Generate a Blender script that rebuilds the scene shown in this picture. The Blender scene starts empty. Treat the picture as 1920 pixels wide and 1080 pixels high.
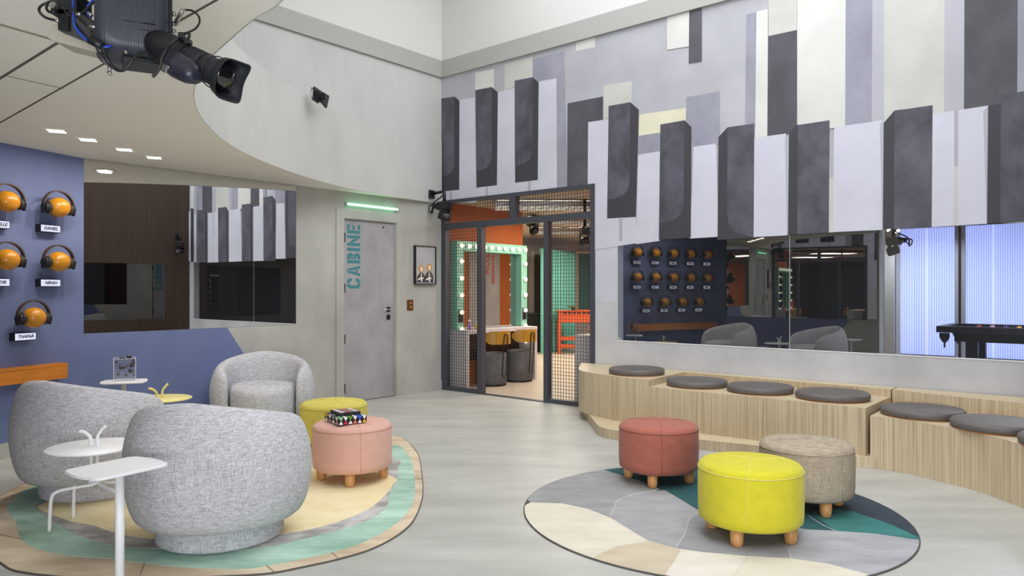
LIGHT = dict(main=370, fill=210, rear_fill=400, down=6, dress=58, poolback=225, poollamp=30, pool=75)
EXPO = 0.03
import bpy, bmesh, math, random
from mathutils import Vector, Matrix
random.seed(7)
C = bpy.context.scene.collection
F = 1362.0; HZ = 545.0; CH = 1.35; PI = math.pi
# ---------------------------------------------------------------- camera
cd = bpy.data.cameras.new('camera'); cam = bpy.data.objects.new('camera', cd); C.objects.link(cam)
cam.location = (0, 0, CH); cam.rotation_euler = (PI/2, 0, 0)
cd.sensor_width = 36; cd.lens = 36*F/1920; cd.shift_y = (HZ-540)/1920; cd.clip_start = .05
bpy.context.scene.camera = cam

def V(*a): return Vector(a)
def ray(px, py): return V((px-960)/F, 1, (HZ-py)/F)
def atd(px, py, Y):                      # point of the photo's pixel at a known distance
    d = ray(px, py); return V(d.x*Y, Y, CH+d.z*Y)
def onz(px, py, z=0.0):                  # ... on a horizontal plane
    d = ray(px, py); k = (z-CH)/d.z; return V(d.x*k, k, z)
def onpl(px, py, P, n):                  # ... on a vertical plane
    d = ray(px, py); k = (P[0]*n[0]+P[1]*n[1])/(d.x*n[0]+d.y*n[1]); return V(d.x*k, k, CH+d.z*k)

# ---------------------------------------------------------------- mesh builder
class MB:
    def __init__(s): s.bm = bmesh.new(); s.m = 0
    def face(s, pts, m=None, smooth=False):
        vs = [s.bm.verts.new(p) for p in pts]
        f = s.bm.faces.new(vs); f.material_index = s.m if m is None else m; f.smooth = smooth; return f
    def box(s, c, size, M=None, m=None):
        hx, hy, hz = size[0]/2, size[1]/2, size[2]/2; c = Vector(c)
        co = [V(x, y, z) for x in (-hx, hx) for y in (-hy, hy) for z in (-hz, hz)]
        vs = [s.bm.verts.new(c+((M @ p) if M else p)) for p in co]
        for q in ((0,1,3,2),(4,6,7,5),(0,4,5,1),(2,3,7,6),(0,2,6,4),(1,5,7,3)):
            f = s.bm.faces.new([vs[i] for i in q]); f.material_index = s.m if m is None else m
        return s
    def prism(s, pts, z0, z1, mtop=None, mside=None, f=None):   # f maps (x,y,z) to world
        g = f or (lambda x, y, z: V(x, y, z)); mt = s.m if mtop is None else mtop; ms = s.m if mside is None else mside
        a = [s.bm.verts.new(g(p[0], p[1], z0)) for p in pts]; b = [s.bm.verts.new(g(p[0], p[1], z1)) for p in pts]
        n = len(pts)
        x = s.bm.faces.new(a[::-1]); x.material_index = mt
        x = s.bm.faces.new(b); x.material_index = mt
        for i in range(n):
            x = s.bm.faces.new([a[i], a[(i+1) % n], b[(i+1) % n], b[i]]); x.material_index = ms
        return s
    def grid(s, rows, closed_u=False, closed_v=False, m=None, smooth=True):
        R = [[s.bm.verts.new(p) for p in r] for r in rows]; nr = len(R); nc = len(R[0])
        for i in range(nr if closed_u else nr-1):
            for j in range(nc if closed_v else nc-1):
                f = s.bm.faces.new([R[i][j], R[i][(j+1) % nc], R[(i+1) % nr][(j+1) % nc], R[(i+1) % nr][j]])
                f.smooth = smooth; f.material_index = s.m if m is None else m
        return R
    def tube(s, pts, r, n=8, m=None, closed=False):
        pts = [Vector(p) for p in pts]; N = len(pts); rows = []; up = None
        for i, p in enumerate(pts):
            if closed: t = pts[(i+1) % N]-pts[i-1]
            else: t = pts[min(i+1, N-1)]-pts[max(i-1, 0)]
            t.normalize()
            if up is None:
                up = V(0, 0, 1) if abs(t.z) < .9 else V(1, 0, 0)
            up = (up-t*up.dot(t))
            if up.length < 1e-5: up = t.orthogonal()
            up.normalize(); w = t.cross(up)
            rr = r[i] if isinstance(r, (list, tuple)) else r
            rows.append([p+(up*math.cos(2*PI*k/n)+w*math.sin(2*PI*k/n))*rr for k in range(n)])
        R = s.grid(rows, closed_u=closed, closed_v=True, m=m)
        if not closed:
            for q in (R[0][::-1], R[-1]):
                f = s.bm.faces.new(q); f.material_index = s.m if m is None else m
        return s
    def lathe(s, prof, n=32, M=None, m=None, cap=True, smooth=True):
        M = M or Matrix(); rows = []
        for r, z in prof: rows.append([M @ V(r*math.cos(2*PI*k/n), r*math.sin(2*PI*k/n), z) for k in range(n)])
        R = s.grid(rows, closed_v=True, m=m, smooth=smooth)
        if cap:
            for q in (R[0][::-1], R[-1]):
                f = s.bm.faces.new(q); f.material_index = s.m if m is None else m
        return s
    def ball(s, c, r, n=16, sc=(1, 1, 1), m=None):
        pr = [(r*math.sin(PI*i/(n//2)), -r*math.cos(PI*i/(n//2))) for i in range(n//2+1)]
        pr[0] = (r*.02, -r); pr[-1] = (r*.02, r)
        return s.lathe(pr, n, Matrix.Translation(Vector(c)) @ Matrix.Diagonal((*sc, 1)), m)
    def done(s, name, mats, parent=None, bevel=0, sub=0, sharp=None, seg=2):
        me = bpy.data.meshes.new(name)
        bmesh.ops.recalc_face_normals(s.bm, faces=s.bm.faces)
        s.bm.to_mesh(me); s.bm.free()
        for m in (mats if isinstance(mats, (list, tuple)) else [mats]): me.materials.append(m)
        if sharp: me.set_sharp_from_angle(angle=math.radians(sharp))
        o = bpy.data.objects.new(name, me); C.objects.link(o)
        if parent: o.parent = parent
        if bevel:
            b = o.modifiers.new('b', 'BEVEL'); b.width = bevel; b.segments = seg; b.limit_method = 'ANGLE'; b.angle_limit = math.radians(40)
        if sub:
            b = o.modifiers.new('s', 'SUBSURF'); b.levels = sub; b.render_levels = sub
        return o

def tag(o, label, cat, group=None, kind=None):
    o['label'] = label; o['category'] = cat
    if group: o['group'] = group
    if kind: o['kind'] = kind
    return o
def thing(name, label, cat, loc=(0, 0, 0), rz=0, group=None):
    o = bpy.data.objects.new(name, None); C.objects.link(o); o.location = loc; o.rotation_euler = (0, 0, rz)
    o.empty_display_size = .1
    return tag(o, label, cat, group)
def struct(o, label, cat): return tag(o, label, cat, None, 'structure')
def dup(root, loc, rz, label, group=None):
    def cp(o, par):
        c = o.copy(); C.objects.link(c); c.parent = par
        for k in list(o.children): cp(k, c)
        return c
    r = cp(root, None); r.location = loc; r.rotation_euler = (0, 0, rz); r['label'] = label
    if group: r['group'] = group
    return r
def crom(P, n=8, closed=False):          # smooth curve through points
    P = [Vector(p) for p in P]; N = len(P); out = []
    for i in range(N if closed else N-1):
        if closed: a, b, c, d = P[i-1], P[i], P[(i+1) % N], P[(i+2) % N]
        else: a, b, c, d = P[max(i-1, 0)], P[i], P[i+1], P[min(i+2, N-1)]
        for k in range(n):
            t = k/n
            out.append(.5*((2*b)+(c-a)*t+(2*a-5*b+4*c-d)*t*t+(3*b-a-3*c+d)*t**3))
    if not closed: out.append(P[-1])
    return out
def frame3(x, z):                        # rotation with given x axis and approximate z axis
    x = Vector(x).normalized(); z = Vector(z); y = z.cross(x).normalized(); z = x.cross(y)
    return Matrix((x, y, z)).transposed()

# ---------------------------------------------------------------- materials
def lin(c): return tuple(((v/255)/12.92 if v <= 10 else (((v/255)+.055)/1.055)**2.4) for v in c)
def mat(name, rgb, rough=.6, amt=0., scale=(3, 3, 3), detail=5, bump=0., bscale=None, metal=0, spec=.5, rgb2=None, lo=.3, hi=.7, emit=0, ecol=None, coat=0, sheen=0):
    m = bpy.data.materials.new(name); m.use_nodes = True; nt = m.node_tree; b = nt.nodes['Principled BSDF']
    c = lin(rgb); b.inputs['Base Color'].default_value = (*c, 1); b.inputs['Roughness'].default_value = rough
    b.inputs['Metallic'].default_value = metal; b.inputs['Specular IOR Level'].default_value = spec
    if coat: b.inputs['Coat Weight'].default_value = coat
    if sheen: b.inputs['Sheen Weight'].default_value = sheen
    if emit:
        b.inputs['Emission Color'].default_value = (*lin(ecol or rgb), 1); b.inputs['Emission Strength'].default_value = emit
    if amt or rgb2 or bump:
        tc = nt.nodes.new('ShaderNodeTexCoord'); mp = nt.nodes.new('ShaderNodeMapping'); mp.inputs['Scale'].default_value = scale
        no = nt.nodes.new('ShaderNodeTexNoise'); no.inputs['Scale'].default_value = 1; no.inputs['Detail'].default_value = detail; no.inputs['Roughness'].default_value = .62
        nt.links.new(tc.outputs['Object'], mp.inputs[0]); nt.links.new(mp.outputs[0], no.inputs['Vector'])
        if amt or rgb2:
            rp = nt.nodes.new('ShaderNodeValToRGB'); e = rp.color_ramp.elements
            if rgb2: c1, c2 = lin(rgb), lin(rgb2)
            else: c1 = tuple(v*(1-amt) for v in c); c2 = tuple(min(1, v*(1+amt)) for v in c)
            e[0].position = lo; e[1].position = hi; e[0].color = (*c1, 1); e[1].color = (*c2, 1)
            nt.links.new(no.outputs['Fac'], rp.inputs[0]); nt.links.new(rp.outputs[0], b.inputs['Base Color'])
        if bump:
            bp = nt.nodes.new('ShaderNodeBump'); bp.inputs['Strength'].default_value = bump; bp.inputs['Distance'].default_value = .01
            src = no
            if bscale:
                mp2 = nt.nodes.new('ShaderNodeMapping'); mp2.inputs['Scale'].default_value = bscale
                src = nt.nodes.new('ShaderNodeTexNoise'); src.inputs['Scale'].default_value = 1; src.inputs['Detail'].default_value = 3
                nt.links.new(tc.outputs['Object'], mp2.inputs[0]); nt.links.new(mp2.outputs[0], src.inputs['Vector'])
            nt.links.new(src.outputs['Fac'], bp.inputs['Height']); nt.links.new(bp.outputs[0], b.inputs['Normal'])
    return m
def weave(name, rgb, rgb2, s=180, rough=.9):  # cross-hatched fabric
    m = bpy.data.materials.new(name); m.use_nodes = True; nt = m.node_tree; b = nt.nodes['Principled BSDF']
    b.inputs['Roughness'].default_value = rough; b.inputs['Specular IOR Level'].default_value = .2
    tc = nt.nodes.new('ShaderNodeTexCoord'); outs = []
    for sc in ((s, s, s*.08), (s*.08, s*.08, s)):
        mp = nt.nodes.new('ShaderNodeMapping'); mp.inputs['Scale'].default_value = sc
        no = nt.nodes.new('ShaderNodeTexNoise'); no.inputs['Scale'].default_value = 1; no.inputs['Detail'].default_value = 2
        nt.links.new(tc.outputs['Object'], mp.inputs[0]); nt.links.new(mp.outputs[0], no.inputs['Vector']); outs.append(no.outputs['Fac'])
    ad = nt.nodes.new('ShaderNodeMath'); ad.operation = 'ADD'; nt.links.new(outs[0], ad.inputs[0]); nt.links.new(outs[1], ad.inputs[1])
    rp = nt.nodes.new('ShaderNodeMapRange'); rp.inputs[1].default_value = .72; rp.inputs[2].default_value = 1.28
    nt.links.new(ad.outputs[0], rp.inputs[0])
    mx = nt.nodes.new('ShaderNodeMix'); mx.data_type = 'RGBA'; mx.inputs[6].default_value = (*lin(rgb), 1); mx.inputs[7].default_value = (*lin(rgb2), 1)
    nt.links.new(rp.outputs[0], mx.inputs[0]); nt.links.new(mx.outputs[2], b.inputs['Base Color'])
    bp = nt.nodes.new('ShaderNodeBump'); bp.inputs['Strength'].default_value = .25; bp.inputs['Distance'].default_value = .004
    nt.links.new(ad.outputs[0], bp.inputs['Height']); nt.links.new(bp.outputs[0], b.inputs['Normal'])
    return m
def mirror_mat(name, refl, trans, tint=(1, 1, 1), tt=(1, 1, 1)):  # half-silvered glass: part mirror, part see-through
    m = bpy.data.materials.new(name); m.use_nodes = True; nt = m.node_tree; nt.nodes.clear()
    out = nt.nodes.new('ShaderNodeOutputMaterial'); ad = nt.nodes.new('ShaderNodeAddShader')
    g = nt.nodes.new('ShaderNodeBsdfGlossy'); g.inputs['Roughness'].default_value = 0; g.inputs['Color'].default_value = (*[refl*t for t in tint], 1)
    t = nt.nodes.new('ShaderNodeBsdfTransparent'); t.inputs['Color'].default_value = (*[trans*x for x in tt], 1)
    nt.links.new(g.outputs[0], ad.inputs[0]); nt.links.new(t.outputs[0], ad.inputs[1]); nt.links.new(ad.outputs[0], out.inputs[0])
    return m
def glow(name, rgb, k):
    m = bpy.data.materials.new(name); m.use_nodes = True; nt = m.node_tree; nt.nodes.clear()
    out = nt.nodes.new('ShaderNodeOutputMaterial'); e = nt.nodes.new('ShaderNodeEmission'); e.inputs[0].default_value = (*lin(rgb), 1); e.inputs[1].default_value = k
    nt.links.new(e.outputs[0], out.inputs[0]); return m
def tiles(name, rgb, rgb2, grout, size, rough=.4):
    m = bpy.data.materials.new(name); m.use_nodes = True; nt = m.node_tree; b = nt.nodes['Principled BSDF']; b.inputs['Roughness'].default_value = rough
    tc = nt.nodes.new('ShaderNodeTexCoord'); br = nt.nodes.new('ShaderNodeTexBrick'); br.inputs['Scale'].default_value = 1
    br.offset = 0; br.inputs['Color1'].default_value = (*lin(rgb), 1); br.inputs['Color2'].default_value = (*lin(rgb2), 1); br.inputs['Mortar'].default_value = (*lin(grout), 1)
    br.inputs['Brick Width'].default_value = size; br.inputs['Row Height'].default_value = size; br.inputs['Mortar Size'].default_value = .004
    nt.links.new(tc.outputs['Object'], br.inputs['Vector']); nt.links.new(br.outputs['Color'], b.inputs['Base Color']); return m

K = {}
K['plaster'] = mat('grey plaster', (170, 170, 163), .75, .17, (1.6, 1.6, 1.1), 7, .12)
K['fascia'] = mat('pale plaster', (192, 192, 187), .75, .09, (1.4, 1.4, .8), 6, .08)
K['lowceil'] = mat('ceiling paint', (246, 244, 236), .85, .02, (1, 1, 1))
K['white'] = mat('white wall paint', (214, 213, 208), .85)
K['trimgrey'] = mat('grey trim paint', (172, 171, 165), .8)
K['blue'] = mat('blue plaster', (101, 113, 155), .75, .12, (2.2, 2.2, 1.6), 7, .12)
K['floor'] = mat('polished concrete', (181, 181, 174), .38, .16, (1.1, 4.2, 1), 8, .04)
K['doorgrey'] = mat('grey door paint', (160, 158, 160), .6, .18, (2.5, 2.5, 2), 6, .05)
K['teal_paint'] = mat('teal stencil paint', (62, 128, 134), .7)
K['black'] = mat('black plastic', (24, 25, 28), .45, .1, (40, 40, 40))
K['blacksat'] = mat('black metal', (34, 35, 39), .35, metal=.3)
K['steel'] = mat('steel', (176, 174, 170), .3, metal=.9)
K['frame'] = mat('charcoal painted steel', (66, 68, 76), .5)
K['wire'] = mat('dark wire', (58, 57, 58), .5)
K['chair'] = weave('grey linen upholstery', (152, 152, 156), (220, 220, 224), 300)
K['oakv'] = mat('oak veneer front', (174, 154, 123), .5, 0, (70, 70, .9), 4, .03, rgb2=(212, 195, 165), lo=.32, hi=.66)
K['oakh'] = mat('oak veneer top', (196, 177, 142), .5, 0, (9, 70, 9), 3, 0, rgb2=(216, 200, 168), lo=.3, hi=.7)
K['cushion'] = mat('grey leather cushion', (100, 94, 91), .55, .1, (8, 8, 8), 4, .1)
K['legwood'] = mat('beech leg', (200, 146, 92), .45, .14, (25, 25, 4), 3)
K['whitemetal'] = mat('white powder coat', (236, 236, 238), .4)
K['yellowmetal'] = mat('pale yellow powder coat', (226, 215, 140), .4)
K['orangeball'] = mat('orange stained wood', (194, 130, 22), .35, .16, (7, 7, 30), 4, coat=.2)
K['headband'] = mat('brown leather band', (74, 56, 46), .5, .1, (20, 20, 20))
K['cup'] = mat('dark ear cushion', (38, 35, 35), .6)
K['shelfwood'] = mat('orange wood', (196, 118, 34), .45, .2, (3, 3, 40), 4)
K['darkwood'] = mat('dark wood panelling', (62, 46, 37), .5, .35, (60, 60, .6), 3)
K['terracotta'] = mat('terracotta paint', (172, 92, 42), .8, .1, (2, 2, 2), 6, .06)
K['mint'] = mat('mint paint', (138, 200, 178), .5)
K['bulb'] = glow('bulb glow', (255, 242, 212), 2.5)
K['deskgrey'] = mat('light grey laminate', (206, 202, 204), .5)
K['stoolgrey'] = weave('charcoal upholstery', (82, 83, 86), (108, 109, 112), 120)
K['mustard'] = mat('mustard bent plywood', (168, 126, 34), .45, .12, (20, 20, 3), 3)
K['tealcurtain'] = mat('teal curtain', (96, 168, 152), .8, .05, (20, 20, 1))
K['darkcurtain'] = mat('dark teal curtain', (54, 92, 88), .85)
K['redbench'] = mat('orange red steel', (190, 78, 34), .45)
K['greywall'] = mat('taupe wall paint', (150, 144, 138), .8)
K['darkdoor'] = mat('dark taupe door', (74, 68, 62), .7)
K['tile'] = tiles('beige floor tiles', (192, 180, 162), (184, 172, 154), (160, 148, 132), .6, .35)
K['dark'] = mat('charcoal wall', (26, 26, 28), .9)
K['alu'] = mat('pale aluminium', (190, 192, 196), .45, metal=.3)
K['green_led'] = glow('green led', (150, 255, 190), 3.2)
K['downlight'] = glow('warm led', (255, 246, 226), 6)
K['plate_white'] = glow('lit name plate', (226, 228, 250), 1.0)
K['ink'] = mat('black ink', (22, 22, 34), .6)
K['bronze'] = mat('bronze', (120, 84, 58), .4, metal=.6)
K['gold'] = mat('gold leaf', (214, 164, 52), .35, metal=.5)
K['mirror'] = mirror_mat('dark mirror glass', .74, .0)
K['window'] = mirror_mat('tinted observation glass', .25, .72, (1, 1, 1), (.95, .98, 1.0))
K['vanityglass'] = mirror_mat('vanity mirror glass', .55, .0)
K['woodwin'] = mirror_mat('dark observation glass', .16, 0)
# clear acrylic
m = mirror_mat('clear acrylic', .05, .93); K['acrylic'] = m
K['acrylic_edge'] = mat('acrylic edge', (226, 230, 240), .2)
# ================================================================ SETTING
C0 = V(-.963, 9.94, 0)                                   # the far corner
EM = V(1.178, -1, 0).normalized(); NM = V(-EM.y*-1, 0, 0)
NM = V(EM.y, -EM.x, 0)                                   # mural wall: along, towards the room
EL = V(.836, 1, 0).normalized(); NL = V(EL.y, -EL.x, 0)  # door wall
ZC = 2.535; ZT = 4.255; ZT2 = 4.48; ZTOP = 6.2
def W(E, N, O=C0):
    return lambda s, z, o=0.0: O+E*s+N*o+V(0, 0, z)
WM = W(EM, NM); WL = W(EL, NL)
def sz(px, py, E, N, O=C0):
    p = onpl(px, py, V(O.x, O.y, 0), N) if O is C0 else None
    d = ray(px, py); k = (O.x*N.x+O.y*N.y)/(d.x*N.x+d.y*N.y)
    q = V(d.x*k, k, CH+d.z*k)-O
    return (q.x*E.x+q.y*E.y, q.z)
def SM(px, py): return sz(px, py, EM, NM)
def SL(px, py): return sz(px, py, EL, NL)
def wall_mesh(mb, w, s0, s1, z0, z1, holes, th=.12, m=0):
    ss = sorted({s0, s1, *[h[0] for h in holes], *[h[1] for h in holes]}); zz = sorted({z0, z1, *[h[2] for h in holes], *[h[3] for h in holes]})
    ss = [a for a in ss if s0 <= a <= s1]; zz = [a for a in zz if z0 <= a <= z1]
    for i in range(len(ss)-1):
        for j in range(len(zz)-1):
            a, b, c, d = ss[i], ss[i+1], zz[j], zz[j+1]
            if any(h[0] <= a+1e-6 and b <= h[1]+1e-6 and h[2] <= c+1e-6 and d <= h[3]+1e-6 for h in holes): continue
            mb.prism([(a, c), (b, c), (b, d), (a, d)], -th, 0, m, m, lambda x, y, o: w(x, y, o))

# floor
mb = MB(); mb.box((1.2, 6.5, -.06), (16, 22, .12))
struct(mb.done('floor', K['floor']), 'polished grey concrete floor with streaky grain', 'floor')

# ---- mural wall (right)
sF0, sF1 = 0.0, SM(1116, 500)[0]; zF = 2.578
sW0 = SM(1158, 545)[0]; sW1 = 6.88; zW0 = SM(1158, 639.4)[1]; zW1 = SM(1158, 450.8)[1]
SEND = sW1+.15
PK = ['lower plaster', 'D', 'S', 'W', 'L', 'C', 'B', 'P', 'BG', 'F', 'LS', 'X']
murm = [mat('lilac grey plaster', (194, 194, 196), .7, .15, (1.5, 1.5, 1.2), 7, .1),
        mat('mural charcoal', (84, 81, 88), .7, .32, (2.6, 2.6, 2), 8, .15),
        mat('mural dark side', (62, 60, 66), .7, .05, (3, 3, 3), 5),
        mat('mural white key', (202, 202, 213), .7, .07, (2, 2, 2), 6, .06),
        mat('mural lavender', (150, 150, 162), .7, .16, (2.4, 2.4, 2), 8, .1),
        mat('mural cream', (212, 211, 205), .7, .09, (2, 2, 2), 7, .06),
        mat('mural stone', (196, 195, 188), .7, .1, (2, 2, 2), 7, .06),
        mat('mural pale yellow', (220, 215, 190), .7, .07, (4, 4, 4), 7),
        mat('mural lilac ground', (176, 176, 182), .7, .1, (1.5, 1.5, 1.5), 7, .06),
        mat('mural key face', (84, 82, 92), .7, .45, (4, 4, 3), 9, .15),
        mat('mural pale lavender', (176, 176, 184), .7, .05, (2, 2, 2), 6),
        mat('mural grey strip', (172, 170, 176), .7)]
mb = MB()
wall_mesh(mb, WM, 0, SEND, 0, ZTOP, [(0, sF1, 0, zF), (sW0, sW1, zW0, zW1)])
lay = [0.0008]
def paint(code, pts, ox=0, oy=0, k=1):
    lay[0] += .00022
    q = [SM(ox+x/k, oy+y/k) for x, y in pts]
    q = [(min(max(s, 0), SEND), z) for s, z in q]
    mb.face([WM(s, z, lay[0]) for s, z in q], PK.index(code))
def rnd(p0, p1, p2, n=5):   # rounded corner p0 -> p2 around p1
    return [((1-t)**2*p0[0]+2*t*(1-t)*p1[0]+t*t*p2[0], (1-t)**2*p0[1]+2*t*(1-t)*p1[1]+t*t*p2[1]) for t in [i/n for i in range(n+1)]]
# ground of the mural
lay[0] += .0002
for a, b, c, d in ((0, SEND, zF, ZT), (sF1, sW0, zW1, zF), (sW0, SEND, zW1, zF)):
    mb.face([WM(a, c, lay[0]), WM(b, c, lay[0]), WM(b, d, lay[0]), WM(a, d, lay[0])], PK.index('BG'))
z570 = SM(1120, 566)[1]
mb.face([WM(sF1, z570, lay[0]), WM(sW0, z570, lay[0]), WM(sW0, zW1, lay[0]), WM(sF1, zW1, lay[0])], PK.index('W'))
def p2(c, *pts): paint(c, pts, 820, 0, 2.347)
def p3(c, *pts): paint(c, pts, 1370, 0, 2.347)
p2('X', (252, 296), (296, 283), (296, 400), (252, 408))
p2('B', (296, 283), (402, 254), (420, 250), (420, 342), (296, 400))
p2('C', (167, 320), (250, 303), (250, 420), (167, 430))
p2('C', (610, 188), (695, 163), (695, 208), (610, 225))
p2('L', (420, 262), (560, 225), (572, 818), (524, 826), (440, 400), (420, 345))
p2('W', (97, 440), (166, 428), (172, 890), (18, 896), (20, 840), (90, 830))
p2('W', (170, 826), (262, 815), (266, 406), (342, 388), (344, 862), (165, 884))
p2('W', (340, 803), (442, 791), (448, 358), (525, 345), (527, 838), (340, 862))
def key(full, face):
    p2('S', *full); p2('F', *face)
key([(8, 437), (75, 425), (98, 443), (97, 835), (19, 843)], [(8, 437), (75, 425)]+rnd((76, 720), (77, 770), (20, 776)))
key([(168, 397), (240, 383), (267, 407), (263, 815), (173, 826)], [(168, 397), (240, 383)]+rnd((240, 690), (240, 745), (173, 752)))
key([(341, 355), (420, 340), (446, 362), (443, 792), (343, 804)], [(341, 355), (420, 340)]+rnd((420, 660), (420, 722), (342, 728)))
for a in ((56, 842, 65, 884), (214, 822, 224, 868), (400, 797, 411, 846)): p2('X', (a[0], a[1]+2), (a[2], a[1]), (a[2], a[3]), (a[0], a[3]+2))
p2('D', (574, 455), (730, 425), (730, 530), (690, 815), (572, 832))
p2('B', (732, 377), (857, 357), (857, 470), (732, 530))
p2('W', (665, 538), (755, 524), (748, 962), (875, 955), (880, 1070), (690, 1100), (690, 815), (663, 812))
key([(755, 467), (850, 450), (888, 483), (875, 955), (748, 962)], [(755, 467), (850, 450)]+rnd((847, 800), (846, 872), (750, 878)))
p2('X', (801, 958), (815, 957), (815, 1060), (801, 1062))
p2('L', (886, 598), (985, 583), (985, 668), (884, 682))
p2('P', (889, 505), (1095, 475), (1095, 535), (985, 549), (984, 583), (887, 598))
p2('W', (885, 681), (982, 666), (980, 1060), (876, 1075))
p2('L', (1097, 428), (1242, 403), (1242, 634), (1130, 646), (1110, 560), (1097, 540))
p2('W', (1130, 646), (1228, 632), (1240, 1042), (1112, 1050))
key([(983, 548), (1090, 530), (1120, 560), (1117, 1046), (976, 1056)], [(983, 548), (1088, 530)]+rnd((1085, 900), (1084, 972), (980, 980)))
p2('C', (1012, 77), (1110, 48), (1108, 205), (1012, 220))
p2('D', (1110, 48), (1165, 30), (1165, 270), (1108, 280))
p3('C', (115, 52), (165, 40), (163, 620), (108, 620))
p3('L', (72, 65), (114, 53), (110, 560), (66, 560))
p3('B', (168, -60), (293, -90), (293, 135), (168, 162))
p3('C', (294, -90), (508, -150), (505, 560), (294, 575))
p3('L', (508, -150), (626, -180), (622, 545), (505, 558))
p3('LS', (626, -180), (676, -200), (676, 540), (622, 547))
p3('B', (676, -200), (943, -270), (940, 500), (676, 545))
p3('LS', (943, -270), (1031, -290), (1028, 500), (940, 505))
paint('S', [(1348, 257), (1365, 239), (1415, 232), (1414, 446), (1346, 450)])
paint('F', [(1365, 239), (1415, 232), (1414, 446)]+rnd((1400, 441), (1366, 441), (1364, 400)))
p3('D', (168, 160), (293, 133), (293, 600), (163, 608))
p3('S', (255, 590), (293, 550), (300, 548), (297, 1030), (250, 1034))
p3('W', (106, 608), (246, 588), (250, 1036), (103, 1044))
p3('LS', (240, 606), (258, 589), (254, 1034), (249, 1034))
p3('F', (298, 551), (437, 530), (434, 1024), (295, 1032))
p3('B', (436, 700), (457, 700), (455, 1022), (434, 1024))
p3('X', (437, 592), (457, 589), (456, 782), (437, 784))
p3('W', (457, 560), (672, 530), (669, 1012), (452, 1022))
p3('LS', (658, 545), (676, 530), (672, 1010), (668, 1010))
p3('S', (675, 542), (722, 488), (760, 482), (760, 1005), (671, 1010))
p3('F', (722, 489), (890, 464), (887, 1000), (720, 1008))
p3('D', (1031, -290), (1266, -350), (1262, 470), (1028, 484))
p3('W', (890, 503), (1135, 466), (1128, 985), (886, 1000))
p3('X', (985, 489), (1003, 486), (1002, 731), (985, 733)); p3('B', (985, 733), (1002, 731), (1001, 992), (982, 993))
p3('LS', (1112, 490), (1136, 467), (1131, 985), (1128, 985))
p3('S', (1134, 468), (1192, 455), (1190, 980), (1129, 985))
p3('L', (1266, -350), (1420, -400), (1420, 400), (1262, 410))
p3('F', (1190, 422), (1420, 378), (1420, 960), (1188, 980))
p3('W', (1420, 420), (1500, 405), (1500, 950), (1420, 958)); p3('S', (1500, 345), (1520, 330), (1590, 320), (1590, 940), (1500, 950)); p3('W', (1590, 360), (1660, 350), (1660, 930), (1590, 940))
p3('LS', (1420, -430), (1500, -450), (1500, 405), (1420, 420)); p3('C', (1500, -450), (1590, -480), (1590, 320), (1500, 345))
struct(mb.done('wall_right', murm), 'tall wall with a painted mural of grey and white piano keys', 'wall')

# ---- door wall (left) with its upper part, trim band and upper walls
sMl = SL(157, 500)[0]                                    # where the blue facet begins
sMr = SL(555.5, 500)[0]; zMb = .965
sD0, sD1 = SL(645, 560)[0], SL(740.5, 560)[0]; zD = SL(645, 411)[1]
mb = MB()
wall_mesh(mb, WL, sMl, .12, 0, 2.62, [(sMl, sMr, zMb, ZC), (sD0, sD1, 0, zD)], .14); wall_mesh(mb, WL, sMl, .12, 2.62, ZTOP, [], .14, 2)
# blue paint under the wide mirror, cut off on a slant
a = SL(428, 617); b = SL(458, 665); c = SL(505, 742)
sl = (b[0]-a[0])/(b[1]-a[1])
mb.face([WL(sMl, 0, .001), WL(a[0]+sl*(0-a[1]), 0, .001), WL(a[0]+sl*(zMb-a[1]), zMb, .001), WL(sMl, zMb, .001)], 1)
# the plaster surround of the door
x0, x1 = SL(629, 560)[0], SL(753, 560)[0]; zt = SL(629, 388)[1]
for q in (((x0, 0), (sD0-.012, 0), (sD0-.012, zt), (x0, zt)), ((sD1+.012, 0), (x1, 0), (x1, zt), (sD1+.012, zt)), ((sD0-.012, zD+.012), (sD1+.012, zD+.012), (sD1+.012, zt), (sD0-.012, zt))):
    mb.prism(q, 0, .022, 0, 0, lambda x, y, o: WL(x, y, o))
struct(mb.done('wall_left', [K['plaster'], K['blue'], K['fascia']]), 'grey plaster wall with the narrow door and the wide mirror', 'wall')
mb = MB()
mb.prism([(x1+.002, 0), (-.01, 0), (-.01, .13), (x1+.002, .13)], 0.001, .018, 0, 0, lambda x, y, o: WL(x, y, o))
struct(mb.done('baseboard_left', K['trimgrey']), 'low grey skirting beside the narrow door', 'skirting board')

# trim band and upper white walls
mb = MB()
mb.prism([(-4.6, ZT), (0, ZT), (0, ZT2), (-4.6, ZT2)], .001, .035, 0, 0, lambda x, y, o: WL(x, y, o))
struct(mb.done('trim_1', K['trimgrey']), 'grey band high on the door wall', 'trim')
mb = MB()
mb.prism([(.036, ZT), (SEND, ZT), (SEND, ZT2), (.036, ZT2)], .001, .035, 0, 0, lambda x, y, o: WM(x, y, o))
struct(mb.done('trim_2', K['trimgrey']), 'grey band along the top of the piano mural', 'trim')
mb = MB()
mb.prism([(-4.6, ZT2), (0, ZT2), (0, ZTOP), (-4.6, ZTOP)], .001, .02, 0, 0, lambda x, y, o: WL(x, y, o))
mb.prism([(.021, ZT2), (SEND, ZT2), (SEND, ZTOP), (.021, ZTOP)], .001, .02, 0, 0, lambda x, y, o: WM(x, y, o))
struct(mb.done('wall_upper', K['white']), 'plain white upper walls meeting in the corner', 'wall')

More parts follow.
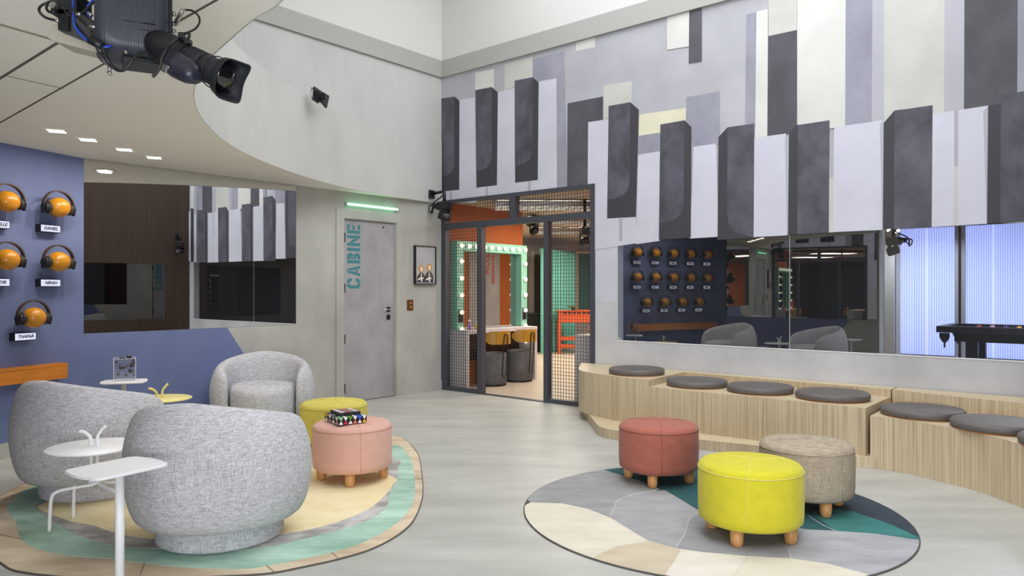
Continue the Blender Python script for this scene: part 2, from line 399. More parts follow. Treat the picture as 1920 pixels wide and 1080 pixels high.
# ---- blue facet, second mirror facet, walls behind
B0 = WL(sMl, 0); EB = V(-.367, -1, 0).normalized(); NB = V(-EB.y, EB.x, 0); LB = 2.67
def WB(s, z, o=0.0): return B0+EB*s+NB*o+V(0, 0, z)
B1 = WB(LB, 0)
mb = MB(); mb.prism([(0, 0), (LB, 0), (LB, ZC), (0, ZC)], -.14, 0, 0, 0, lambda x, y, o: WB(x, y, o))
struct(mb.done('wall_west', K['blue']), 'blue plaster wall carrying the row of headphones', 'wall')
mb = MB(); mb.prism([(0, 0), (LB, 0), (LB, .125), (0, .125)], .001, .018, 0, 0, lambda x, y, o: WB(x, y, o))
struct(mb.done('baseboard_west', K['trimgrey']), 'low grey skirting under the blue wall', 'skirting board')
P3_ = V(-2.3, 1.69, 0); E3 = (P3_-B1); L3 = E3.length; E3.normalize(); N3 = V(-E3.y, E3.x, 0)
def W3(s, z, o=0.0): return B1+E3*s+N3*o+V(0, 0, z)
mb = MB(); wall_mesh(mb, W3, 0, L3, 0, ZC, [(0, 2.79, .82, ZC)], .14, 0)
mb.face([W3(0, 0, .001), W3(1.75, 0, .001), W3(2.35, .82, .001), W3(0, .82, .001)], 1)
struct(mb.done('wall_southwest', [K['plaster'], K['blue']]), 'grey and blue plaster wall left of the photographer', 'wall')
mb = MB(); mb.prism([(.01, .83), (2.78, .83), (2.78, ZC-.01), (.01, ZC-.01)], -.06, -.05, 0, 0, lambda x, y, o: W3(x, y, o))
struct(mb.done('window_3', K['mirror']), 'wide dark mirror let into the wall left of the photographer', 'mirror')
# wood wall right of the photographer
RW0 = WM(SEND, 0); ER = V(-.45, -1, 0).normalized(); NR = V(ER.y, -ER.x, 0); LR = 4.4
def WR(s, z, o=0.0): return RW0+ER*s+NR*o+V(0, 0, z)
mb = MB(); wall_mesh(mb, WR, 0, LR, 0, ZTOP, [(.42, 2.6, .8, 1.87)], .12, 0)
struct(mb.done('wall_east', K['darkwood']), 'dark wood panelled wall right of the photographer', 'wall')
mb = MB(); mb.prism([(.422, .802), (2.598, .802), (2.598, 1.868), (.422, 1.868)], -.08, -.06, 0, 0, lambda x, y, o: WR(x, y, o))
struct(mb.done('window_4', K['woodwin']), 'black observation window in the dark wood wall', 'window')
RE = WR(LR, 0)
mb = MB()
def vwall(a, b, z1=ZTOP):
    e = (b-a).normalized(); n = V(-e.y, e.x, 0)
    mb.prism([(a.x, a.y), (b.x, b.y), ((b+n*.1).x, (b+n*.1).y), ((a+n*.1).x, (a+n*.1).y)], 0, z1)
vwall(P3_, V(-2.2, -3, 0)); vwall(V(-2.2, -3, 0), V(3.2, -3, 0)); vwall(V(3.2, -3, 0), RE)
struct(mb.done('wall_back', mat('darkened unseen wall', (52, 52, 54), .95)), 'charcoal walls behind the photographer, darkened to dim the window reflection', 'wall')  # unseen walls coloured dark so the observation window mirrors little light

# ---- lowered ceiling with its curved edge and the curved fascia above
cpx = [(818, 378), (743, 369), (658, 354), (573, 331), (488, 300), (424, 266), (386, 231), (369, 205), (363, 183), (365, 162), (377, 132), (398, 104), (437, 68), (477, 34), (528, 0)]
cur = [onz(x, y, ZC) for x, y in cpx]
cur[0] = WL(-.02, ZC, .02)
cur += [V(-.72, 2.55, ZC), V(-.35, 1.9, ZC), V(.2, 1.0, ZC), V(.6, -.5, ZC), V(.8, -3, ZC)]
cs = crom(cur, 6)
poly = [(p.x, p.y) for p in cs]+[(-2.2, -3), (P3_.x, P3_.y), (B1.x, B1.y), (B0.x, B0.y)]
mb = MB()
bm = mb.bm
n_ = len(poly)
lo = [bm.verts.new((x, y, ZC)) for x, y in poly]; hi = [bm.verts.new((x, y, ZC+.1)) for x, y in poly]
bm.faces.new(lo); bm.faces.new(hi[::-1])
for i in range(n_): bm.faces.new([lo[i], lo[(i+1) % n_], hi[(i+1) % n_], hi[i]])
bmesh.ops.triangulate(bm, faces=[f for f in bm.faces if len(f.verts) > 4])
struct(mb.done('ceiling', K['lowceil']), 'lowered beige ceiling with a curved edge', 'ceiling')
# panel joints in the lowered ceiling
def seam(name, a, b, w, lab):
    p, q = onz(*a, ZC), onz(*b, ZC); e = (q-p).normalized(); n = V(-e.y, e.x, 0)*w/2
    mb = MB(); mb.prism([(p+n)[:2], (q+n)[:2], (q-n)[:2], (p-n)[:2]], ZC-.0015, ZC+.01)
    struct(mb.done(name, K['seam']), lab, 'trim')
K['seam'] = mat('ceiling joint', (96, 92, 84), .8)
K['joint'] = mat('painted ceiling joint', (168, 162, 148), .8)
seam('trim_3', (-60, 264), (409, -2), .012, 'long dark joint across the lowered ceiling')
seam('trim_4', (-60, 184), (113, 77), .016, 'short dark joint by the camera bracket on the ceiling')
K['seam'] = K['joint']
seam('trim_5', (-40, 34), (214, 107), .03, 'pale ceiling joint passing under the camera bracket')
seam('trim_6', (12, 142), (119, 166), .016, 'pale ceiling joint left of the recessed lamps')
# fascia
mb = MB(); rows = []
ZF = 3.39
lowr = [(p.x, p.y) for p in cs]
inner = []
for i, p in enumerate(cs):
    t = (cs[min(i+1, len(cs)-1)]-cs[max(i-1, 0)]).normalized(); nn = V(t.y, -t.x, 0)
    inner.append(p+nn*.05)
for i in range(len(cs)):
    a, b = cs[i], inner[i]
    nv = (a-b).normalized()*.004; a = a+nv; rows.append([V(a.x, a.y, ZC-.003), V(a.x, a.y, ZF), V(b.x, b.y, ZF), V(b.x, b.y, ZC+.12), V(a.x-nv.x*1.02, a.y-nv.y*1.02, ZC+.12), V(a.x-nv.x*.98, a.y-nv.y*.98, ZC-.003)])
mb.grid(rows, closed_v=True)
struct(mb.done('trim_7', K['fascia'], sharp=40), 'curved pale plaster fascia above the lowered ceiling', 'fascia')
# flat cap joining fascia and wall (never seen from the floor)
mb = MB(); q = [(p.x, p.y) for p in cs[:62]]
mb.face([V(x, y, ZF-.01) for x, y in q]+[V(*WL(-4.4, ZF-.01)), V(*WL(-.02, ZF-.01))])
bmesh.ops.triangulate(mb.bm, faces=mb.bm.faces)
struct(mb.done('trim_8', K['fascia']), 'flat ledge on top of the curved fascia', 'ledge')
# upper ceiling
mb = MB(); mb.box((1.2, 4.5, ZTOP+.06), (13, 16, .12))
struct(mb.done('ceiling_upper', K['white']), 'high white studio ceiling over the open part of the room', 'ceiling')

# recessed lamps
for i, (x, y) in enumerate([(106, 245), (165, 261.5), (233, 280), (289, 295)]):
    p = onz(x, y, ZC)
    t = thing('recessed_downlight', ['square recessed downlight nearest the photographer', 'second square recessed downlight from the photographer', 'third square recessed downlight from the photographer', 'square recessed downlight closest to the wide mirror'][i], 'ceiling light', p, .35, 'recessed downlights in the lowered ceiling')
    mb = MB(); mb.prism([(-.055, -.055), (.055, -.055), (.055, .055), (-.055, .055)], -.003, -.001); mb.done('diffuser', K['downlight'], t)
    mb = MB()
    for a, b, c, d in ((-.075, .075, -.075, -.056), (-.075, .075, .056, .075), (-.075, -.056, -.056, .056), (.056, .075, -.056, .056)):
        mb.prism([(a, c), (b, c), (b, d), (a, d)], -.006, -.0005)
    mb.done('trim_ring', K['lowceil'], t)

# ---- wide mirror on the door wall
mb = MB(); mb.prism([(sMl+.002, zMb+.002), (sMr-.002, zMb+.002), (sMr-.002, ZC-.002), (sMl+.002, ZC-.002)], -.012, -.004, 0, 0, lambda x, y, o: WL(x, y, o))
struct(mb.done('window_1', K['mirror']), 'wide dark mirror on the wall between blue paint and narrow door', 'mirror')

# ---- observation window in the mural wall
mb = MB()
sS = SM(1480, 545)[0]
for a, b in ((sW0+.002, sS-.0015), (sS+.0015, sW1-.002)):
    mb.face([WM(a, zW0+.002, -.01), WM(b, zW0+.002, -.01), WM(b, zW1-.002, -.01), WM(a, zW1-.002, -.01)])
gl = mb.done('window_2', K['window']); struct(gl, 'long tinted observation window under the piano mural', 'window')
mb = MB(); mb.prism([(sS-.002, zW0+.002), (sS+.002, zW0+.002), (sS+.002, zW1-.002), (sS-.002, zW1-.002)], -.014, -.006, 0, 0, lambda x, y, o: WM(x, y, o))
mb.done('glass_joint', K['alu'], gl)
for z in (zW1-.010, zW0+.001):
    mb = MB(); mb.prism([(sW0+.001, z), (sW1-.001, z), (sW1-.001, z+.009), (sW0+.001, z+.009)], -.008, .004, 0, 0, lambda x, y, o: WM(x, y, o)); mb.done('frame_lip', K['whitemetal'], gl)

# ---- narrow door
t = thing('door_1', 'narrow grey door lettered in teal under a green light tube', 'door', (0, 0, 0)); t['kind'] = 'structure'
mb = MB(); mb.prism([(sD0+.006, .008), (sD1-.006, .008), (sD1-.006, zD-.006), (sD0+.006, zD-.006)], -.05, -.012, 0, 0, lambda x, y, o: WL(x, y, o))
leaf = mb.done('door_leaf', K['doorgrey'], t)
mb = MB()
for a, b, c, d in ((sD0, sD1, zD-.006, zD), (sD1-.006, sD1, 0, zD-.006), (sD0, sD0+.006, 0, zD-.006), (sD0, sD1, 0, .006)):
    mb.prism([(a, c), (b, c), (b, d), (a, d)], -.1, -.03, 0, 0, lambda x, y, o: WL(x, y, o))
mb.done('door_gap', K['black'], t)
for y in (445, 540, 636, 729):
    s_, z_ = SL(646, y); mb = MB(); mb.prism([(sD0-.008, z_-.055), (sD0+.018, z_-.055), (sD0+.018, z_+.055), (sD0-.008, z_+.055)], -.012, .004, 0, 0, lambda x, y, o: WL(x, y, o)); mb.done('hinge', K['black'], t)
hs, hz = SL(729, 580)
mb = MB(); mb.prism([(hs-.027, hz-.03), (hs+.027, hz-.03), (hs+.027, hz+.03), (hs-.027, hz+.03)], -.012, -.002, 0, 0, lambda x, y, o: WL(x, y, o))
mb.prism([(hs-.027, hz-.13), (hs+.027, hz-.13), (hs+.027, hz-.07), (hs-.027, hz-.07)], -.012, -.002, 0, 0, lambda x, y, o: WL(x, y, o))
mb.done('lock_plate', K['blacksat'], t)
mb = MB(); mb.tube([WL(hs, hz, -.004), WL(hs, hz, .045), WL(hs-.01, hz, .055), WL(hs-.13, hz, .055)], .009)
mb.done('door_handle', K['steel'], t)
mb = MB(); s_, z_ = SL(720, 426); mb.lathe([(.012, 0), (.012, .004)], 12, Matrix.Translation(WL(s_, z_, -.012)) @ frame3(EL, NL).to_4x4()); mb.done('peephole', K['blacksat'], t)
# stencil lettering CABINE, read upwards
LET = {  # polygons on a 1 x 1.3 cell
 'C': [[(0, .25), (.2, 0), (.42, 0), (.42, .28), (.3, .28), (.28, .35), (.28, .95), (.3, 1.02), (.42, 1.02), (.42, 1.3), (.2, 1.3), (0, 1.05)], [(.5, 0), (.72, 0), (.92, .25), (.92, .45), (.64, .45), (.64, .35), (.6, .28), (.5, .28)], [(.5, 1.3), (.72, 1.3), (.92, 1.05), (.92, .85), (.64, .85), (.64, .95), (.6, 1.02), (.5, 1.02)]],
 'A': [[(0, 0), (.27, 0), (.47, .82), (.47, 1.3), (.35, 1.3)], [(1, 0), (.73, 0), (.53, .82), (.53, 1.3), (.65, 1.3)], [(.36, .25), (.64, .25), (.59, .45), (.41, .45)]],
 'B': [[(0, 0), (.28, 0), (.28, 1.3), (0, 1.3)], [(.36, 0), (.72, 0), (.92, .18), (.92, .5), (.8, .62), (.36, .62), (.36, .4), (.62, .4), (.64, .36), (.64, .3), (.62, .26), (.36, .26)], [(.36, .7), (.8, .7), (.9, .82), (.9, 1.12), (.72, 1.3), (.36, 1.3), (.36, 1.05), (.6, 1.05), (.62, 1.0), (.62, .95), (.6, .92), (.36, .92)]],
 'I': [[(0, 0), (.3, 0), (.3, 1.3), (0, 1.3)]],
 'N': [[(0, 0), (.27, 0), (.27, 1.3), (0, 1.3)], [(.68, 0), (.95, 0), (.95, 1.3), (.68, 1.3)], [(.31, 1.1), (.31, .7), (.64, .15), (.64, .6)]],
 'E': [[(0, 0), (.28, 0), (.28, 1.3), (0, 1.3)], [(.35, 0), (.8, 0), (.8, .26), (.35, .26)], [(.35, .53), (.74, .53), (.74, .77), (.35, .77)], [(.35, 1.04), (.8, 1.04), (.8, 1.3), (.35, 1.3)]]}
wd = {'C': .92, 'A': 1, 'B': .92, 'I': .3, 'N': .95, 'E': .8}
s_a = SL(652, 480)[0]; s_b = SL(676.5, 480)[0]; zb = SL(664, 541)[1]; ztop = SL(664, 421)[1]
tot = sum(wd[c] for c in 'CABINE')+.17*5; kk = (ztop-zb)/tot; kh = (s_b-s_a)/1.3; u = 0; mb = MB()
for c in 'CABINE':
    for P in LET[c]: mb.prism(P, -.0125, -.0105, 0, 0, lambda x, y, o, u=u: WL(s_b-y*kh, zb+(u+x)*kk, o))
    u += wd[c]+.17
bmesh.ops.triangulate(mb.bm, faces=[f for f in mb.bm.faces if len(f.verts) > 4])
mb.done('lettering', K['teal_paint'], t)
# green light tube
g = thing('light_tube', 'glowing green light tube above the narrow door', 'light', WL(*SL(692, 388), 0))
a, b = WL(*SL(646, 382), .05), WL(*SL(741, 394), .05); b.z = a.z = (a.z+b.z)/2
mb = MB(); mb.tube([a-g.location, b-g.location], .014, 10); mb.done('tube', K['green_led'], g)
for e in (a, b):
    mb = MB(); mb.box(e-g.location-NL*.012, (.03, .03, .034), frame3(EL, (0, 0, 1))); mb.done('end_cap', K['steel'], g)

# framed picture
def quadL(mb, x0, y0, x1, y1, o0, o1, m=0):
    mb.prism([(x0, y0), (x1, y0), (x1, y1), (x0, y1)], o0, o1, m, m, lambda x, y, o: WL(x, y, o))
s0, z0 = SL(775, 533); s1, z1 = SL(814, 463); z1 = SL(775, 460)[1]
pt = thing('framed_picture', 'black framed picture of two seated figures ringed in gold', 'picture', WL((s0+s1)/2, z0, 0))
for k in range(1):
    mb = MB(); o_ = pt.location
    for a in ((s0, z0, s1, z0+.012), (s0, z1-.012, s1, z1), (s0, z0+.012, s0+.012, z1-.012), (s1-.012, z0+.012, s1, z1-.012)): quadL(mb, *a, .002, .045)
    x = mb.done('picture_frame', K['black']); x.parent = pt; x.matrix_parent_inverse = Matrix.Translation(-o_)
    mb = MB(); quadL(mb, s0+.012, z0+.012, s1-.012, z1-.012, .002, .03, 0)
    w_, h_ = s1-s0, z1-z0
    def sp(pts, m, off): mb.face([WL(s0+w_*a, z0+h_*b, off) for a, b in pts], m)
    def el(cx, cy, rx, ry, m, off): sp([(cx+rx*math.cos(t*PI/9), cy+ry*math.sin(t*PI/9)) for t in range(18)], m, off)
    for cx, cy in ((.3, .4), (.68, .44)):
        sp([(cx-.22, .05), (cx+.2, .05), (cx+.19, cy-.2), (cx+.06, cy-.1), (cx-.06, cy-.1), (cx-.2, cy-.2)], 1, .031)
        sp([(cx-.02, .07), (cx+.05, .06), (cx+.02, cy-.12), (cx-.02, cy-.12)], 3, .0313)
        sp([(cx-.2, .1), (cx+.1, .14), (cx+.12, .18), (cx-.1, .17)], 3, .0316)
        sp([(cx-.15, .2), (cx-.12, .2), (cx-.1, cy-.18), (cx-.13, cy-.18)], 4, .0316)
        sp([(cx+.12, .2), (cx+.15, .2), (cx+.12, cy-.18), (cx+.09, cy-.18)], 4, .0316)
        el(cx, cy, .125, .095, 2, .032); el(cx+.01, cy-.005, .06, .065, 3, .0325)
    x = mb.done('canvas', [mat('grey canvas', (172, 172, 174), .8, .1, (9, 9, 9)), mat('dark figure', (58, 57, 58), .8), K['gold'], mat('pale figure', (226, 220, 212), .8), mat('mid figure', (126, 124, 124), .8)]); x.parent = pt; x.matrix_parent_inverse = Matrix.Translation(-o_)
# wall switch
s0, z0 = SL(763, 582); s1, z1 = SL(774, 562)
ws = thing('wall_switch', 'small bronze switch plate right of the narrow door', 'switch', WL((s0+s1)/2, z0, 0)); o_ = ws.location
def under(o, par): o.parent = par; o.matrix_parent_inverse = Matrix.Translation(-par.location); return o
mb = MB(); quadL(mb, s0, z0, s1, z1, .001, .01); under(mb.done('plate', K['bronze']), ws)
for f in (.3, .68):
    mb = MB(); mb.ball(WL((s0+s1)/2, z0+(z1-z0)*f, .014), .014, 10); under(mb.done('knob', K['gold']), ws)
# hatch bracket high on the fascia
hp = atd(601, 182, 7.55)
hb = thing('fascia_bracket', 'torn black camera bracket high on the curved fascia', 'bracket', hp)
mb = MB(); mb.prism([(-.08, .09), (.0, .06), (.1, .03), (.07, -.1), (.02, -.06), (.0, -.05), (-.03, -.07), (-.09, -.04)], -.015, .015, 0, 0, lambda x, y, o: NL*o+EL*x+V(0, 0, y)); mb.done('plate', K['black'], hb)
mb = MB(); mb.box((-.02, -.05, .0), (.035, .06, .09)); mb.box(NL*.04, (.06, .05, .05)); mb.done('clamp', K['blacksat'], hb)
mb = MB(); mb.tube([V(-.08, -.03, .085), V(-.09, -.05, .02), V(-.07, -.04, -.05)], .006); mb.ball(V(-.075, -.04, .085), .012, 10); mb.done('cable', K['steel'], hb)
# ================================================================ MAIN ROOM THINGS
# ---- rugs
def hide(name, rgb, a=.1, s=(6, 14, 6)): return mat(name, rgb, .95, a, s, 7, .15, (160, 160, 160), sheen=.2)
def ground(pts): return [onz(x, y, 0) for x, y in pts]
def a6(L): return [(500+x/2.842, 700+y/2.842) for x, y in L]
def a5(L): return [(x/3.692, 860+y/3.692) for x, y in L]
back = [V(-3.42, 5.5, 0), V(-3.1, 6.25, 0), V(-2.5, 6.75, 0), V(-1.75, 6.95, 0)]
def shrink(k, c=V(-2.15, 5.3, 0)): return [c+(p-c)*k for p in back]
outer = ground(a6([(670, 335), (760, 375), (805, 435), (822, 510), (832, 620), (820, 700), (780, 790), (700, 865), (560, 940), (380, 995), (200, 1035), (0, 1072)]))+ground([(400, 1083), (270, 1089), (150, 1086), (35, 1073), (0, 1056), (-50, 1030), (-70, 985), (-40, 950), (0, 932), (38, 913)])+back
greenb = ground(a6([(670, 385), (740, 425), (775, 480), (790, 590), (785, 680), (740, 760), (650, 835), (500, 915), (300, 975), (0, 1035)]))+ground(a5([(1650, 775), (1300, 765), (1000, 735), (780, 705), (500, 685), (260, 635), (150, 570), (110, 450), (55, 360), (100, 285), (185, 215)]))+shrink(.9)
greyb = ground(a6([(665, 455), (700, 510), (690, 580), (655, 650), (640, 715), (560, 780), (400, 840), (200, 890), (0, 935)]))+ground(a5([(1500, 648), (1130, 638), (780, 610), (540, 540), (410, 470), (290, 395), (250, 340), (330, 290)]))+shrink(.76)
cream = ground(a6([(640, 545), (672, 600), (600, 690), (500, 755), (300, 825), (60, 870)]))+ground(a5([(1500, 590), (1100, 572), (820, 533), (640, 475), (480, 445), (300, 375), (262, 345), (345, 300)]))+shrink(.68)
r1 = thing('organic_rug', 'large uneven rug of cream, green and tan hide rings under the grey armchairs', 'rug', (-2.0, 5.0, 0))
RM = [mat('tan hide', (190, 170, 142), .95, 0, (1.4, 3.2, 1), 3, .15, (160, 160, 160), rgb2=(212, 196, 170), lo=.42, hi=.55), mat('green hide', (140, 176, 156), .95, 0, (1.7, 4, 1), 6, .15, (160, 160, 160), rgb2=(184, 214, 197), lo=.38, hi=.62),
      mat('grey hide', (150, 146, 142), .95, 0, (5, 6, 1), 6, .15, (160, 160, 160), rgb2=(196, 193, 190), lo=.4, hi=.6), mat('cream hide', (226, 208, 160), .95, 0, (2, 4, 1), 4, .15, (160, 160, 160), rgb2=(236, 222, 184), lo=.38, hi=.62)]
for nm, P, z, m, lab in (('border', outer, .008, RM[0], 'tan hide border'), ('green_band', greenb, .0095, RM[1], 'green hide ring'), ('grey_band', greyb, .011, RM[2], 'thin grey hide ring'), ('centre', cream, .0125, RM[3], 'cream hide centre')):
    q = crom(P, 5, True); mb = MB(); L = r1.location
    mb.prism([(p.x-L.x, p.y-L.y) for p in q], .0 if nm == 'border' else z-.002, z)
    bmesh.ops.triangulate(mb.bm, faces=[f for f in mb.bm.faces if len(f.verts) > 4])
    o = mb.done(nm, m, r1); o['label'] = lab
# stitched seams of the border
for a, b in (((634, 1050), (622, 1039)), ((768, 835), (783, 851)), ((777, 899), (792, 901)), ((271, 1060), (262, 1082)), ((41, 1014), (-5, 1004)), ((500, 1064), (515, 1076))):
    p, q = onz(*a), onz(*b); mb = MB(); mb.tube([p-L+V(0, 0, .0085), q-L+V(0, 0, .0085)], .002, 6); mb.done('seam', K.setdefault('thread', mat('dark thread', (120, 104, 84), .9)), r1)
mb = MB()
q = crom(outer, 5, True); mb.tube([p-L+V(0, 0, .004) for p in q], .005, 6, closed=True); mb.done('edge_binding', mat('dark edge binding', (92, 84, 76), .9), r1)

RC = V(1.2, 4.40, 0); RR = 1.11
cc = [onz(992, 956), onz(1723, 1022), onz(1164, 877), onz(1600, 929), onz(1210, 1077), onz(1668, 1075)]
# best circle through the outline
import itertools
def circ(P):
    # linear least squares
    n = len(P); sx = [[0]*3 for _ in range(3)]; sy = [0]*3
    for p in P:
        r = (p.x, p.y, 1); b = -(p.x*p.x+p.y*p.y)
        for i in range(3):
            sy[i] += r[i]*b
            for j in range(3): sx[i][j] += r[i]*r[j]
    d = Matrix(sx).inverted() @ V(*sy); c = V(-d[0]/2, -d[1]/2, 0); return c, math.sqrt(c.x**2+c.y**2-d[2])
RC, RR = circ(cc)
r2 = thing('round_rug', 'round hide rug of grey, cream and teal patches under the three stools', 'rug', RC)
def clip(P, R):
    N = 72
    for i in range(N):
        a = 2*PI*i/N; nx, ny = math.cos(a), math.sin(a); out = []
        for j in range(len(P)):
            p, q = P[j-1], P[j]; dp = p[0]*nx+p[1]*ny-R; dq = q[0]*nx+q[1]*ny-R
            if (dp <= 0) != (dq <= 0):
                t = dp/(dp-dq); out.append((p[0]+(q[0]-p[0])*t, p[1]+(q[1]-p[1])*t))
            if dq <= 0: out.append(q)
        P = [p for i, p in enumerate(out) if math.hypot(p[0]-out[i-1][0], p[1]-out[i-1][1]) > 1e-5]
        if len(P) < 3: return []
    return P
mb = MB(); mb.lathe([(RR, 0), (RR+.004, .004), (RR, .008)], 96); mb.done('backing', mat('dark rug edge', (88, 84, 82), .9), r2)
def a4(L): return [(960+x/2.4, 860+y/2.4) for x, y in L]
top_c = [(85, 202), (230, 208), (340, 232), (440, 270), (520, 320), (610, 375), (735, 410), (860, 428), (1050, 445), (1250, 455), (1420, 480), (1600, 528)]
patch = [('cream_patch', (206, 198, 180), (222, 215, 198), top_c+[(1700, 600), (900, 760), (300, 640), (-150, 330)], 0),
 ('beige_patch', (190, 177, 152), (206, 193, 170), [(370, 450), (470, 402), (620, 378), (735, 410), (760, 420), (725, 475), (690, 528), (690, 640), (300, 600)], .0003),
 ('pale_patch', (210, 204, 190), (224, 218, 206), [(760, 420), (900, 432), (1060, 448), (1030, 490), (960, 560), (900, 640), (640, 640), (690, 528)], .0003),
 ('grey_patch', (136, 136, 136), (162, 161, 160), [(85, 202), (230, 208), (340, 232), (438, 268), (458, 230), (480, 190), (550, 165), (640, 150), (660, 140), (560, 100), (405, 53), (300, 20), (-100, 60)], 0),
 ('mid_grey_patch', (148, 147, 148), (168, 167, 168), [(438, 268), (458, 230), (480, 190), (550, 165), (640, 150), (690, 148), (760, 190), (850, 245), (800, 275), (780, 340), (735, 410), (610, 375), (520, 320)], 0),
 ('slate_patch', (138, 138, 142), (160, 160, 164), [(735, 410), (780, 340), (800, 275), (850, 245), (900, 262), (1330, 325), (1240, 410), (1255, 456), (1050, 445), (860, 428)], 0),
 ('pale_grey_patch', (152, 152, 156), (178, 178, 182), [(1240, 410), (1330, 325), (1450, 330), (1640, 345), (1825, 372), (1950, 400), (1900, 620), (1600, 528), (1420, 480), (1255, 456)], 0),
 ('dark_teal_patch', (34, 76, 80), (46, 94, 96), [(405, 53), (560, 100), (660, 140), (690, 148), (760, 190), (850, 245), (900, 262), (1330, 325), (1455, 331), (1350, 250), (1200, 130), (900, 60), (860, -60), (380, -40)], 0),
 ('teal_patch', (50, 112, 108), (62, 128, 122), [(1350, 250), (1455, 331), (1640, 345), (1825, 372), (1900, 395), (1700, 300), (1520, 240), (1400, 220)], .0003),
 ('navy_patch', (44, 54, 64), (58, 70, 80), [(860, -60), (900, 60), (1200, 130), (1350, 250), (1520, 270), (1700, 320), (1900, 395), (2100, 300), (1600, -60)], 0)]
for nm, c1, c2, P, dz in patch:
    q = [(p.x-RC.x, p.y-RC.y) for p in ground(a4(P))]; q = clip(q, RR-.004)
    mb = MB(); mb.prism(q, .006+dz, .0088+dz); bmesh.ops.triangulate(mb.bm, faces=[f for f in mb.bm.faces if len(f.verts) > 4])
    o = mb.done(nm, mat(nm.replace('_', ' ')+' hide', c1, .95, 0, (4, 9, 1), 6, .15, (150, 150, 150), rgb2=c2), r2); o['label'] = nm.replace('_', ' ')
for P in ([(438, 268), (458, 230), (480, 190), (550, 165), (640, 150), (660, 140)], [(735, 410), (780, 340), (800, 275), (850, 245)], [(1240, 410), (1255, 456)], [(1330, 260), (1390, 300), (1455, 331)], [(1060, 448), (1010, 520)], [(370, 450), (470, 402), (620, 378)]):
    mb = MB(); mb.tube([p-RC+V(0, 0, .0088) for p in crom(ground(a4(P)), 5)], .0022, 6); mb.done('stitching', K.setdefault('pale', mat('pale thread', (206, 202, 194), .9)), r2)

# ---- armchairs
def make_chair(label, loc, rz):
    t = thing('tub_armchair', label, 'armchair', loc, rz, 'grey tub armchairs on the organic rug')
    prof = [(.405, .105), (.455, .13), (.49, .22), (.515, .36), (.512, .50), (.485, .61), (.455, .68), (.415, .715), (.37, .70), (.345, .64), (.338, .54), (.338, .40), (.335, .22), (.32, .125)]
    th = math.radians(126); N = 26; rows = []
    cx = sum(p[0] for p in prof)/len(prof); cz = .40
    def top(a):
        x = abs(a)/th
        return 1.12-.29*x**1.35
    for i in range(N+1):
        a = -th+2*th*i/N; k = top(a); row = []
        e = min(i, N-i); f = {0: .30, 1: .74, 2: .95}.get(e, 1)
        for r, z in prof:
            zz = .105+(z-.105)*k
            ka = a
            if e == 0: r2 = cx+(r-cx)*f; z2 = cz+(zz-cz)*(.72)
            elif e == 1: r2 = cx+(r-cx)*f; z2 = cz+(zz-cz)*.93
            else: r2, z2 = cx+(r-cx)*f, cz+(zz-cz)*(1 if f == 1 else .99)
            row.append(V(r2*math.sin(ka), -r2*math.cos(ka), z2))
        rows.append(row)
    mb = MB(); R = mb.grid(rows, closed_v=True)
    for q in (R[0][::-1], R[-1]): f = mb.bm.faces.new(q); f.smooth = True
    mb.done('shell', K['chair'], t, sub=1)
    mb = MB(); rows = []
    for r_, z in ((.30, .112), (.325, .13), (.335, .25), (.337, .38), (.33, .43), (.295, .465), (.2, .478), (.02, .482)):
        row = []
        for k in range(40):
            a = 2*PI*k/40; fy = math.cos(a)
            ex = 1+.36*max(0, fy)**1.3*(1 if r_ > .1 else .3)
            row.append(V(r_*math.sin(a)*(1+.06*max(0, fy)), r_*math.cos(a)*ex, z))
        rows.append(row)
    R = mb.grid(rows, closed_v=True); mb.bm.faces.new(R[0][::-1]); f = mb.bm.faces.new(R[-1]); f.smooth = True
    mb.done('seat', K['chair'], t)
    mb = MB(); mb.lathe([(.335, 0), (.345, .01), (.345, .13)], 48); mb.done('plinth', K['chair'], t, sharp=40)
    return t
pa = onz(414, 1046); pb = onz(160, 946)
zr = .0125
ch = make_chair('grey linen tub armchair nearest the photographer, its back turned, beside the white post table', (-1.60, 4.0, zr), math.radians(-3))
chB = dup(ch, (-2.80, 4.90, zr), math.radians(-20), 'grey linen tub armchair by the blue wall, its back turned, behind the round white table')
for k_ in [ch]: k_.scale = (.955, .955, 1)
chB.scale = (.97, .97, 1)
chC = dup(ch, (-2.44, 7.12, .0), math.radians(197), 'grey linen tub armchair facing the room below the wide mirror'); chC.scale = (.96, .96, .94)

# ---- stools
def make_stool(label, loc, rz, fab, legc, piping=None, dome=.012, group='round upholstered stools'):
    t = thing('upholstered_stool', label, 'stool', loc, rz, group)
    R = .277
    mb = MB(); mb.lathe([(R-.06, .088), (R-.02, .09), (R-.003, .105), (R, .14), (R+.002, .25), (R, .36), (R-.004, .385), (R-.022, .402), (R-.06, .409), (R*.5, .409+dome*.7), (.01, .409+dome)], 56)
    b = mb.done('body', fab, t)
    mb = MB()
    for z in (.372,):
        mb.tube([V((R+.0005)*math.cos(2*PI*k/56), (R+.0005)*math.sin(2*PI*k/56), z) for k in range(56)], .0022, 6, closed=True)
    for a in (0, 2.1, 4.2):
        ca, sa = math.cos(a), math.sin(a)
        mb.tube([V(ca*(R+.0015), sa*(R+.0015), z) for z in (.10, .2, .3, .375)]+[V(ca*(R-.004), sa*(R-.004), .386), V(ca*(R-.024), sa*(R-.024), .4025), V(ca*(R-.06), sa*(R-.06), .4095), V(ca*R*.5, sa*R*.5, .4095+dome*.7), V(0, 0, .4095+dome)], .0016, 5)
    mb.done('seam_piping', piping or fab, b)
    for k in range(4):
        a = PI/4+k*PI/2; mb = MB()
        mb.lathe([(.024, 0), (.030, .006), (.034, .03), (.036, .095)], 20, Matrix.Translation((.215*math.cos(a), .215*math.sin(a), 0)), 0); mb.done('leg', legc, t)
    return t
